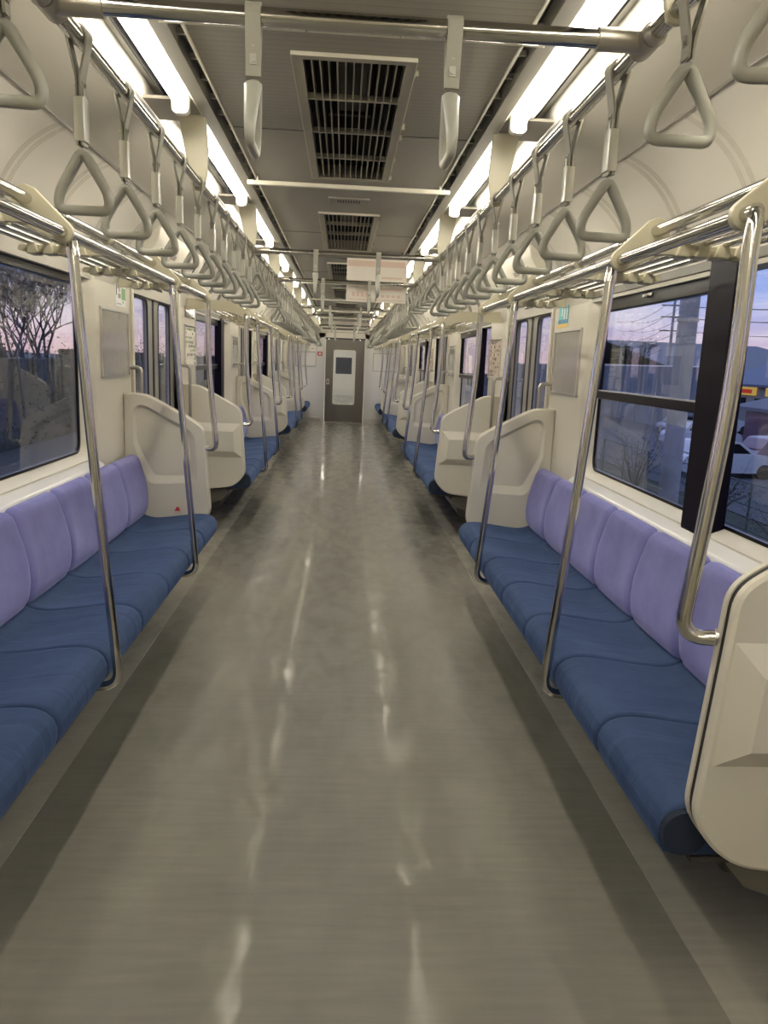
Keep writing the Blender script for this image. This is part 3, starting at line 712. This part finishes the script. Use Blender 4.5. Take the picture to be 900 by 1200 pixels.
# ------------------------------------------------------------------ ceiling fittings
def vent_proto():
    t_ = thing('ceiling_vent', '', 'vent'); L = .76; w_ = .18
    b_ = MB(); O = [(-w_, -L), (w_, -L), (w_, L), (-w_, L)]; I_ = [(-.150, -L+.03), (.150, -L+.03), (.150, L-.03), (-.150, L-.03)]
    tri = tessellate_polygon([[Vector((*q, 0)) for q in O], [Vector((*q, 0)) for q in I_]]); b_.add([(*q, -.010) for q in O+I_], [tuple(t2) for t2 in tri])
    b_.strip([(*q, -.010) for q in O], [(*q, .004) for q in O]); b_.strip([(*q, -.010) for q in I_], [(*q, .05) for q in I_])
    b_.build('frame', 'vent', t_, smooth=0)
    b_ = MB(); b_.strip([(q[0]*1.0, q[1], -.0105) for q in O], [(q[0]*1.012, q[1]*1.003, -.0105) for q in O]); b_.strip([(q[0]*1.012, q[1]*1.003, -.0105) for q in O], [(q[0]*1.012, q[1]*1.003, 0) for q in O]); b_.build('trim_edge', 'beam', t_, smooth=0)
    for i in range(1, 12):
        x = -.15+.3*i/12; MB().box((x-.0019, -L+.03, -.006), (x+.0019, L-.03, .040)).build('slat', 'vent', t_)
    for i in (1, 2, 3):
        y = -L+2*L*i/4; MB().box((-.15, y-.005, -.008), (.15, y+.005, .012)).build('crossbar', 'vent', t_)
    for y in (-.66, -.12, .02, .35, .68): MB().box((w_+.002, y-.02, -.02), (w_+.012, y+.005, 0)).build('clip', 'vent', t_)
    b_ = MB(); b_.box((-.145, -L+.04, .062), (.145, L-.04, .068)); b_.build('duct_back', 'vent_dark', t_)
    b_ = MB(); b_.box((-.05, -L+.1, .045), (.05, -.1, .055)); b_.box((-.09, -.06, .045), (.07, -.03, .055)); b_.build('duct_core', 'vent_core', t_)
    return t_
# openings are cut into the centre ceiling panel
VY = [3.165+PER/2*k for k in range(-1, 6)]
cm = MB()
edges = [Y0]+[e for y in VY for e in (y-.745, y+.745)]+[Y1]
for i in range(0, len(edges), 2): cm.box((-.455, edges[i], 2.27), (.455, edges[i+1], 2.275))
for y in VY:
    for s in (-1, 1): cm.box((s*.165, y-.745, 2.27), (s*.455, y+.745, 2.275))
tmp = cm.build('tmp', 'ceiling', smooth=0); old = ce.data; ce.data = tmp.data; bpy.data.objects.remove(tmp); bpy.data.meshes.remove(old)
v0 = vent_proto()
for i, y in enumerate(VY):
    lab = 'rectangular ceiling ventilation grille, %s' % ('behind and above the viewpoint' if i == 0 else '%s one from the viewer' % NUM[i-1])
    if i == 0: v0.location = (0.003, y, 2.268); v0['label'] = lab; v0['group'] = 'ceiling ventilation grilles'
    else: dup(v0, (.003, y, 2.268), lab, 'ceiling ventilation grilles')
for i, y in enumerate([2.15, 3.97, 6.42, 8.79, 11.2, 12.98, 13.7, 15.9]):
    t_ = tag(MB().box((-.49, y-.012, 2.225), (.49, y+.012, 2.245)).build('poster_rail', 'beam', bevel=.003), 'cream poster hanging rail across the ceiling, %s from the viewer' % NUM[i], 'rail', 'poster rails under the ceiling')
    for s in (-1, 1):
        MB().tube([(s*.44, y, 2.24), (s*.44, y, 2.275)], .006, 8).build('rail_post', 'brushed', t_)
        MB().tube([(s*.12, y, 2.222), (s*.12, y, 2.227)], .004, 8).build('rail_clip', 'brushed', t_)
for i, y in enumerate([4.45+PER/2*k for k in range(0, 5)]):
    b_ = MB(); b_.box((-.11, y-.07, 2.262), (.11, y+.07, 2.271)); t_ = tag(b_.build('speaker_panel', 'side_ceiling', bevel=.003), 'small slotted speaker panel in the ceiling, %s from the viewer' % NUM[i], 'speaker', 'ceiling speaker panels')
    b_ = MB()
    for j in range(9): b_.box((-.062+j*.0145, y-.03, 2.260), (-.056+j*.0145, y+.03, 2.2625))
    b_.build('speaker_slots', 'slot_black', t_)
# hanging posters
t_ = thing('hanging_poster', 'pale pink double-page advertising poster hanging from the ceiling rail behind the third cross rail', 'poster', (.245, 6.47, 2.2))
def sheet(x0, x1, nm):
    b_ = MB(); b_.box((x0, 6.468, 1.885), (x1, 6.472, 2.222)); sh = b_.build(nm, 'paper', t_)
    def blk(a, c, z0, z1, ma, nm2): MB().box((x0+(x1-x0)*a, 6.4665, z0), (x0+(x1-x0)*c, 6.468, z1)).build(nm2, ma, sh)
    blk(.05, .95, 2.16, 2.205, 'pinkpaper', 'headline'); blk(.06, .94, 1.90, 1.907, 'pinkpaper', 'footline')
    return sh, blk
sh, blk = sheet(.0, .238, 'sheet'); blk(.12, .85, 2.045, 2.05, 'pinkpaper', 'print_line')
for ang, rad in ((0, .035), (1, .045)):
    q = [(.12+rad*math.cos(2*PI*i/16)*.9, 6.467, 2.0+rad*math.sin(2*PI*i/16)) for i in range(16)]; MB().tube(q, .002, 4, closed=True).build('print_ring', 'pinkpaper', sh)
for j in range(4): blk(.2+.15*j, .3+.15*j, 1.925, 1.96, 'pinkpaper', 'print_block')
sh, blk = sheet(.246, .485, 'sheet')
for j in range(3): blk(.15, .85, 2.07-.045*j, 2.085-.045*j, 'pinkpaper', 'print_line')
for j in range(4): blk(.15+.18*j, .27+.18*j, 1.925, 1.945, 'pinkpaper', 'print_block')
off(t_)

# ------------------------------------------------------------------ wall posters and stickers
def picframe(s, y0, y1, z0, z1, label, fill='frame_panel'):
    t_ = thing('poster_holder', label, 'poster frame', (s*WX, (y0+y1)/2, z0), 'metal poster frames on the wall pillars'); x = s*WX
    b_ = MB(); O = [(y0, z0), (y1, z0), (y1, z1), (y0, z1)]; I_ = [(y0+.012, z0+.012), (y1-.012, z0+.012), (y1-.012, z1-.012), (y0+.012, z1-.012)]
    b_.ring(O, I_, x-s*.012, x-s*.012, 'x'); b_.strip([(x-s*.012, *p) for p in O], [(x, *p) for p in O]); b_.strip([(x-s*.012, *p) for p in I_], [(x, *p) for p in I_]); b_.build('frame', 'frame_alu', t_, smooth=0)
    MB().box((x, y0+.01, z0+.01), (x-s*.005, y1-.01, z1-.01)).build('panel', fill, t_)
    return t_
def leafy(t_, s, rects, x0=.0062):
    for (a, c, z0, z1, ma, nm) in rects:
        MB().box((s*(WX-x0), a, z0), (s*(WX-x0-.0008), c, z1)).build(nm, ma, t_)
rg = random.Random(11)
for k in range(3):
    a = BENCH[k][0]
    for s in (-1, 1):
        t_ = picframe(s, a+2.68, a+3.21, 1.268, 1.638, 'empty silver poster frame on the far pillar of the %s %s bench' % (BN[k], SIDE[s])); off(t_)
        y0, y1 = a+.03, a+.51
        t_ = picframe(s, y0, y1, 1.312, 1.642, 'framed printed notice on the near pillar of the %s %s bench' % (BN[k], SIDE[s]), 'brown_paper' if s > 0 else 'paper')
        rr2 = []
        for j in range(9):
            z = 1.62-.034*j
            for i in range(6):
                if rg.random() < .7:
                    w_ = rg.uniform(.03, .06); yy = y0+.02+i*.073; rr2.append((yy, min(yy+w_, y1-.02), z-rg.uniform(.012, .024), z, rg.choice(['ink', 'ink_grey', 'ink_grey', 'ink', 'green'] if s < 0 else ['ink', 'ink_grey', 'ink', 'paper']), 'print_block'))
        leafy(t_, s, rr2); off(t_)
for s in (-1, 1):
    x = s*WX
    if s < 0:
        t_ = tag(MB().box((x, 4.50, 1.66), (x+.002, 4.70, 1.812)).build('advert_sticker', 'white_paper'), 'small white printed advert with dark sketches and an orange patch above the left poster frame', 'sticker', 'small adverts above the frames')
        x0 = .0021
        leafy(t_, s, [(4.64, 4.69, 1.775, 1.79, 'yellow', 'print_block'), (4.62, 4.695, 1.70, 1.765, 'green', 'print_block'), (4.51, 4.525, 1.72, 1.78, 'ink', 'print_block'), (4.54, 4.56, 1.755, 1.785, 'ink_grey', 'print_block'), (4.57, 4.585, 1.74, 1.78, 'ink_grey', 'print_block'), (4.55, 4.60, 1.705, 1.73, 'ink_grey', 'print_block'), (4.53, 4.61, 1.672, 1.677, 'ink_grey', 'print_line'), (4.64, 4.655, 1.68, 1.695, 'ink_grey', 'print_block')], x0)
    else:
        t_ = tag(MB().box((x, 4.50, 1.655), (x-.002, 4.705, 1.81)).build('advert_sticker', 'teal'), 'small teal picture advert with yellow foot above the right poster frame', 'sticker', 'small adverts above the frames')
        leafy(t_, s, [(4.50, 4.705, 1.655, 1.676, 'yellow', 'print_block'), (4.50, 4.705, 1.676, 1.70, 'ink_blue', 'print_block'), (4.52, 4.535, 1.69, 1.76, 'white_paper', 'print_block'), (4.57, 4.59, 1.70, 1.77, 'white_paper', 'print_block'), (4.62, 4.635, 1.72, 1.775, 'white_paper', 'print_block'), (4.655, 4.68, 1.68, 1.70, 'ink', 'print_block'), (4.50, 4.512, 1.68, 1.775, 'ink', 'print_block')], .0021)
t_ = tag(MB().box((-WX, 6.40, 1.70), (-WX+.002, 6.80, 1.825)).build('notice_sticker', 'frame_panel'), 'grey notice with a red edge strip above the framed notice of the second left bench', 'sticker')
leafy(t_, -1, [(6.40, 6.47, 1.76, 1.825, 'red', 'print_block'), (6.40, 6.47, 1.70, 1.755, 'ink', 'print_block')], .0021)
# cove advert holders: pairs of clear curved strips on metal feet
def holder(s, y, label):
    t_ = thing('advert_holder', label, 'advert holder', (s*1.22, y, 1.98), 'clear advert holder strips on the coves')
    for e in (-.027, .027):
        pr = [(1.235, 1.935), (1.213, 1.985), (1.172, 2.05), (1.122, 2.105), (1.064, 2.147), (1.005, 2.176)]
        q = fillet(pr, .03, 3, False); q2 = [(p[0]-.006, p[1]-.006) for p in reversed(q)]
        MB().sweep(mx_(q+q2, s), 'y', y+e-.007, y+e+.007).build('clear_strip', 'clear_plastic', t_, smooth=60)
        MB().sweep(mx_([(1.238, 1.935), (1.215, 1.985), (1.200, 1.978), (1.224, 1.93)], s), 'y', y+e-.009, y+e+.009).build('metal_foot', 'brushed', t_)
    off(t_)
for s in (-1, 1):
    for k in range(3):
        for i in range(6):
            holder(s, 1.90+.52*i+PER*k, 'clear curved advert strips above the %s %s bench, %s pair from the viewer' % (BN[k], SIDE[s], NUM[i]))
# end wall fittings
def endframe(x0, x1, z0, z1, label):
    y = Y1; b_ = MB(); O = [(x0, z0), (x1, z0), (x1, z1), (x0, z1)]; I_ = [(x0+.015, z0+.015), (x1-.015, z0+.015), (x1-.015, z1-.015), (x0+.015, z1-.015)]
    t_ = thing('poster_holder', label, 'poster frame', ((x0+x1)/2, y, z0), 'metal poster frames on the wall pillars')
    b_.ring(O, I_, y-.012, y-.012); b_.strip([(p[0], y-.012, p[1]) for p in O], [(p[0], y, p[1]) for p in O]); b_.strip([(p[0], y-.012, p[1]) for p in I_], [(p[0], y, p[1]) for p in I_]); b_.build('frame', 'brushed', t_, smooth=0)
    MB().box((x0+.01, y-.004, z0+.01), (x1-.01, y, z1-.01)).build('panel', 'end_wall', t_); off(t_)
endframe(-1.10, -.625, 1.24, 1.57, 'empty poster frame on the end wall left of the end door')
endframe(.655, 1.23, 1.19, 1.60, 'empty poster frame on the end wall right of the end door')
t_ = tag(MB().box((-.60, Y1-.004, 1.49), (-.49, Y1, 1.68)).build('emergency_sticker', 'white_paper'), 'red and white emergency sticker on the end wall beside the end door', 'sticker')
MB().box((-.60, Y1-.006, 1.49), (-.49, Y1-.004, 1.58)).build('red_field', 'red', t_); MB().box((-.57, Y1-.008, 1.515), (-.52, Y1-.006, 1.555)).build('pictogram', 'white_paper', t_)
t_ = tag(MB().box((-.68-.1, Y1-.004, 1.60), (-.65, Y1, 1.69)).build('number_sticker', 'white_paper'), 'small yellowish number plate on the end wall left of the red sticker', 'sticker'); MB().box((-.75, Y1-.006, 1.63), (-.68, Y1-.004, 1.66)).build('print_block', 'yellow', t_)
tag(MB().box((.67, Y1-.03, 1.66), (.76, Y1, 1.73)).build('wall_switch', 'cream_bracket', bevel=.006), 'small cream box on the end wall above the right poster frame', 'switch')

# ------------------------------------------------------------------ outdoors
GZ = -1.3
b_ = MB(); b_.box((-300, -200, GZ-.2), (-1.5, 400, GZ)); g_ = tag(b_.build('ground', 'ballast'), 'dark ground outside the left windows', 'ground'); g_['kind'] = 'structure'
b_ = MB(); b_.box((1.5, -200, GZ-.2), (4.2, 400, GZ)); struct(b_.build('track_ballast', 'ballast'))
b_ = MB(); b_.add([(4.2, -200, GZ), (9.5, -200, GZ-1.2), (9.5, 400, GZ-1.2), (4.2, 400, GZ)], [(0, 1, 2, 3)]); b_.add([(9.5, -200, GZ-1.2), (300, -200, GZ-1.2), (300, 400, GZ-1.2), (9.5, 400, GZ-1.2)], [(0, 1, 2, 3)])
struct(b_.build('embankment', 'grass'))
b_ = MB(); b_.box((11.5, -60, GZ-1.19), (34, 160, GZ-1.17)); struct(b_.build('parking_ground', 'asphalt'))
# grass tufts on the bank: uncountable
rg = random.Random(5); b_ = MB()
for i in range(5200):
    x = rg.uniform(3.6, 9.8); y = rg.uniform(2.5, 26); z = GZ-max(0, min(1.2, (x-4.2)/5.3*1.2)); h = rg.uniform(.12, .45); dx, dy = rg.uniform(-.16, .16), rg.uniform(-.16, .16); w_ = .012
    b_.add([(x-w_, y-w_, z), (x+w_, y+w_, z), (x+dx, y+dy, z+h)], [(0, 1, 2)])
g_ = tag(b_.build('dry_grass', 'straw', smooth=0, merge=False), 'dry grass and weeds on the bank outside the right windows', 'grass'); g_['kind'] = 'stuff'
def shrub(x, y, z, r_, h, label, seed, ma='leaf_dark'):
    rg = random.Random(seed); t_ = thing('shrub', label, 'shrub', (x, y, z), 'shrubs along the fence'); b_ = MB(); f_ = MB()
    for i in range(26):
        a = rg.uniform(0, 2*PI); q = rg.uniform(.2, 1)*r_; tip = Vector((x+q*math.cos(a), y+q*math.sin(a), z+h*rg.uniform(.5, 1)))
        mid = Vector((x+q*.4*math.cos(a), y+q*.4*math.sin(a), z+h*.4)); b_.tube([(x, y, z), mid, tip], [.012, .008, .003], 4)
        for j in range(36):
            p_ = mid.lerp(tip, rg.uniform(.0, 1.05))+Vector((rg.uniform(-1, 1), rg.uniform(-1, 1), rg.uniform(-1, 1)))*.16; d1 = Vector((rg.uniform(-1, 1), rg.uniform(-1, 1), rg.uniform(-1, 1))).normalized()*.05; d2 = Vector((rg.uniform(-1, 1), rg.uniform(-1, 1), rg.uniform(-1, 1))).normalized()*.035
            f_.add([p_, p_+d1, p_+d2], [(0, 1, 2)])
    b_.build('stems', 'bark', t_, merge=False); f_.build('foliage', ma, t_, smooth=0, merge=False); off(t_)
for i, (x, y, r_, h) in enumerate([(8.2, 8.5, .9, 1.3), (8.6, 11.2, 1.0, 1.5), (9.0, 14.5, 1.1, 1.4), (9.3, 18.5, 1.3, 1.7), (8.3, 6.2, .8, 1.1), (9.2, 23.5, 1.3, 1.9)]):
    shrub(x, y, GZ-1.0, r_, h, 'dark tangled shrub on the bank beyond the right windows, %s' % ['second by distance', 'third by distance', 'fourth by distance', 'fifth by distance', 'nearest', 'farthest'][i], 40+i, 'leaf_dark' if i % 2 else 'straw')
# wire fence
t_ = thing('wire_fence', 'wire mesh fence with posts along the foot of the right bank', 'fence', (10.2, 15, GZ-1.2))
for i in range(15):
    y = 3+i*2.2; MB().tube([(10.2, y, GZ-1.2), (10.2, y, GZ+.15)], .03, 6).build('post', 'fence_green', t_)
for z in (-1.05, -.45, .12): MB().tube([(10.2, 3, GZ+z), (10.2, 33.8, GZ+z)], .018, 5).build('rail', 'fence_green', t_)
b_ = MB()
for i in range(300):
    y = 3+i*.12
    for d_ in (-1, 1):
        y2 = y+d_*1.2
        if 3 <= y2 <= 33.8 and y < 33.8: b_.tube([(10.2, y, GZ-1.15), (10.2, y2, GZ+.08)], .0035, 3)
b_.build('mesh', 'fence_green', t_, smooth=0, merge=False); off(t_)
# long screen wall with pale coping
t_ = thing('screen_wall', 'long grey-blue wall with a pale top edge beyond the car park outside the right window', 'wall', (23.5, 60, GZ-1.2))
MB().box((23.4, 49, GZ-1.2), (23.6, 112, 1.90)).build('panel', 'wall_blue', t_); MB().box((23.35, 49, 1.90), (23.65, 112, 2.0)).build('coping', 'white_paper', t_)
for i in range(16): MB().box((23.3, 49+i*4, GZ-1.2), (23.4, 49.15+i*4, 1.9)).build('post', 'concrete', t_)
off(t_)
# bare trees
def tree(x, y, z, h, label, seed, spread=.55, r0=.14, depth=7):
    rg = random.Random(seed); b_ = MB(); tw = MB()
    def br(p_, d_, L, r_, lev):
        q = p_+d_*L*.5+Vector((rg.uniform(-1, 1), rg.uniform(-1, 1), 0))*L*.05; e_ = p_+d_*L
        (b_ if lev < 3 else tw).tube([p_, q, e_], [r_, r_*.85, r_*.68], 6 if lev < 3 else 3)
        if lev >= depth: return
        for i in range(3 if lev < 4 else 3):
            nd_ = (d_+Vector((rg.uniform(-1, 1), rg.uniform(-1, 1), rg.uniform(-.3, .8)))*spread*(1.1 if lev else .8)).normalized()
            br(e_ if i else p_+d_*L*.75, nd_, L*rg.uniform(.62, .82), r_*.6, lev+1)
    t_ = thing('bare_tree', label, 'tree', (x, y, z), 'bare trees outside')
    br(Vector((x, y, z)), Vector((0, 0, 1)), h*.28, r0, 0)
    b_.build('trunk', 'bark', t_, merge=False); tw.build('twigs', 'bark', t_, smooth=0, merge=False); off(t_)
tree(-9.9, 25.0, GZ, 6.6, 'bare branching tree outside the nearest left window, the nearest of four', 3, .85, .08, 8)
tree(-11.5, 31.0, GZ, 7.5, 'bare branching tree outside the left windows, second by distance', 4, .75, .09, 7)
tree(-13.8, 33.5, GZ, 7.5, 'bare branching tree outside the left windows, third by distance', 8, .75, .10, 8)
tree(-16.0, 42.0, GZ, 8.5, 'bare branching tree outside the left windows, farthest from the track', 9, .75, .10, 8)
tree(37, 100, GZ-1.2, 9, 'small bare tree left of the gabled hall outside the right window', 12, .6, .2, 6)
# hedge and dark building on the left
b_ = MB(); rg = random.Random(2)
for i in range(14000):
    x = rg.uniform(-9.9, -8.5); y = rg.uniform(6, 60); z = rg.uniform(GZ, GZ+2.9+.3*math.sin(y*.9)); p_ = Vector((x, y, z)); d1 = Vector((rg.uniform(-1, 1), rg.uniform(-1, 1), rg.uniform(-1, 1))).normalized()*.09; d2 = Vector((rg.uniform(-1, 1), rg.uniform(-1, 1), rg.uniform(-1, 1))).normalized()*.07
    b_.add([p_, p_+d1, p_+d2], [(0, 1, 2)])
for i in range(18): b_.box((-9.6, 6+i*3, GZ), (-8.8, 9+i*3, GZ+2.5+.2*math.sin(i*2)))
tag(b_.build('hedge', 'leaf_dark', smooth=0, merge=False), 'long dark hedge running beside the track outside the left windows', 'hedge')
# buildings right
def building(name, x0, x1, y0, y1, z0, zw, zr, ridge, wall_m, roof_m, label, wins_=True):
    t_ = thing(name, label, 'building', ((x0+x1)/2, (y0+y1)/2, z0))
    wb = MB().box((x0, y0, z0), (x1, y1, zw)).build('walls', wall_m, t_)
    b_ = MB(); e = .6
    if ridge == 'y': pr = [(x0-e, zw-.1), ((x0+x1)/2, zr), (x1+e, zw-.1), (x1+e, zw-.3), ((x0+x1)/2, zr-.2), (x0-e, zw-.3)]; b_.sweep(pr, 'y', y0-e, y1+e)
    else: pr = [(y0-e, zw-.1), ((y0+y1)/2, zr), (y1+e, zw-.1), (y1+e, zw-.3), ((y0+y1)/2, zr-.2), (y0-e, zw-.3)]; b_.sweep(pr, 'x', x0-e, x1+e)
    b_.build('roof', roof_m, t_, smooth=0)
    if wins_:
        y = y0+1.2
        while y < y1-2: MB().box((x0-.05, y, z0+1.0), (x0, y+1.6, z0+2.1)).build('window', 'sash_black', t_); y += 3.1
    off(t_); return t_
g2 = GZ-1.2
building('shop_building', 36, 48, 48, 72, g2, g2+3.4, g2+6.0, 'y', 'house_wall', 'roof_blue', 'long low shop building with a blue-grey roof beyond the car park on the right')
building('hall_building', 52, 82, 118, 190, g2, g2+4.5, g2+10.0, 'x', 'house_wall', 'roof_grey', 'large grey gabled hall far beyond the right window', False)
building('house', 30, 40, 98, 110, g2, g2+3.0, g2+4.9, 'x', 'house_wall', 'roof_grey', 'small grey house left of the gabled hall outside the right window')
building('storage_shed', 24, 30, 36, 45, g2, g2+2.3, g2+3.1, 'y', 'car_plum', 'roof_grey', 'small dull pink shed beside the car park', False)
for i, y in enumerate((55, 60.5, 66)):
    t_ = tag(MB().box((35.75, y, g2+2.35), (35.9, y+3.8, g2+3.05)).build('shop_sign', 'sign_yellow'), 'yellow shop sign with a red band on the shop building, %s' % ['nearest of three', 'middle of three', 'farthest of three'][i], 'sign', 'yellow and red shop signs')
    MB().box((35.70, y+.5, g2+2.5), (35.75, y+3.2, g2+2.85)).build('red_band', 'sign_red', t_)
t_ = tag(MB().box((35.1, 51, g2+3.4), (35.25, 52.2, g2+4.6)).build('shop_sign', 'ink_blue'), 'square blue sign with a white mark at the near corner of the shop building', 'sign'); MB().box((35.05, 51.3, g2+3.7), (35.1, 51.9, g2+4.3)).build('white_mark', 'white_paper', t_)
def car(x, y, ma, label, rz=0):
    t_ = thing('parked_car', label, 'car', (x, y, g2), 'cars in the car park', rz)
    b_ = MB(); pr = fillet([(-2.1, .25), (-2.1, .75), (-1.9, .9), (-1.2, .98), (1.0, .98), (1.95, .86), (2.12, .6), (2.12, .25)], .12, 4); b_.sweep(pr, 'y', -.82, .82); b_.build('body', ma, t_, bevel=.06)
    b_ = MB(); pr = fillet([(-1.75, .92), (-1.35, 1.42), (.25, 1.46), (1.05, .94)], .15, 4); b_.sweep(pr, 'y', -.70, .70); cb = b_.build('cabin', ma, t_, bevel=.06)
    for e in (-1, 1):
        b_ = MB(); b_.sweep([(-1.45, 1.0), (-1.2, 1.34), (.2, 1.37), (.75, 1.0)], 'y', e*.70, e*.712); b_.build('side_window', 'sash_black', t_)
        for xx in (-1.3, 1.3): MB().tube([(xx, e*.62, .3), (xx, e*.84, .3)], .3, 18).build('wheel', 'rubber', t_)
    b_ = MB(); b_.add([(.30, -.6, 1.44), (.30, .6, 1.44), (1.06, .62, .97), (1.06, -.62, .97)], [(0, 1, 2, 3)]); b_.build('windscreen', 'sash_black', t_, smooth=0)
for i, (x, y, ma, c) in enumerate([(15, 20.5, 'car_white', 'white'), (17.5, 25, 'car_grey', 'grey'), (15, 29.5, 'car_white', 'white'), (19, 32, 'car_plum', 'plum'), (22, 47.5, 'car_grey', 'grey'), (26, 52, 'car_white', 'white'), (19.5, 41, 'car_white', 'white')]):
    car(x, y, ma, '%s car parked beyond the fence outside the right window, %s from the train' % (c, NUM[i]), .05*i)
# catenary mast and utility poles
t_ = thing('concrete_mast', 'thick grey concrete mast standing just outside the right window', 'mast', (5.2, 11.8, GZ)); MB().tube([(5.2, 11.8, GZ-.2), (5.2, 11.8, 7.5)], [.16, .13], 14).build('shaft', 'concrete', t_)
for z in (2.2, 3.5, 4.8): MB().tube([(5.2, 11.8, z), (5.2, 11.8, z+.05)], .165, 14).build('band', 'brushed', t_)
off(t_)
def upole(x, y, h, label):
    t_ = thing('utility_pole', label, 'pole', (x, y, g2), 'utility poles outside'); b_ = MB(); b_.tube([(x, y, g2), (x, y, g2+h)], [.16, .10], 8); b_.build('shaft', 'concrete', t_)
    for z in (.94, .85, .74): MB().tube([(x-.9, y+.3, g2+h*z), (x+.9, y-.3, g2+h*z)], .05, 5).build('crossarm', 'wire_dark', t_)
    off(t_)
upole(25.9, 61.5, 9.8, 'tall utility pole outside the right window, beside the shop roof'); upole(30, 84, 7, 'thin utility pole outside the right window, farther along the road'); upole(38, 45, 9.8, 'utility pole near the shop corner on the right')
b_ = MB()
for z in (9.2, 8.3, 7.3):
    for e in (-.7, .7):
        for (a, c) in (((38+e, 45), (25.9+e, 61.5)), ((25.9+e, 61.5), (30+e, 84)), ((38+e, 45), (55+e, 10))):
            pts = []
            for i in range(9):
                u = i/8; pts.append((a[0]+(c[0]-a[0])*u, a[1]+(c[1]-a[1])*u, g2+z-1.1*4*u*(1-u)*.5))
            b_.tube(pts, .022, 3)
tag(b_.build('overhead_wires', 'wire_dark', merge=False), 'overhead wires slung between the utility poles outside the right window', 'wires')
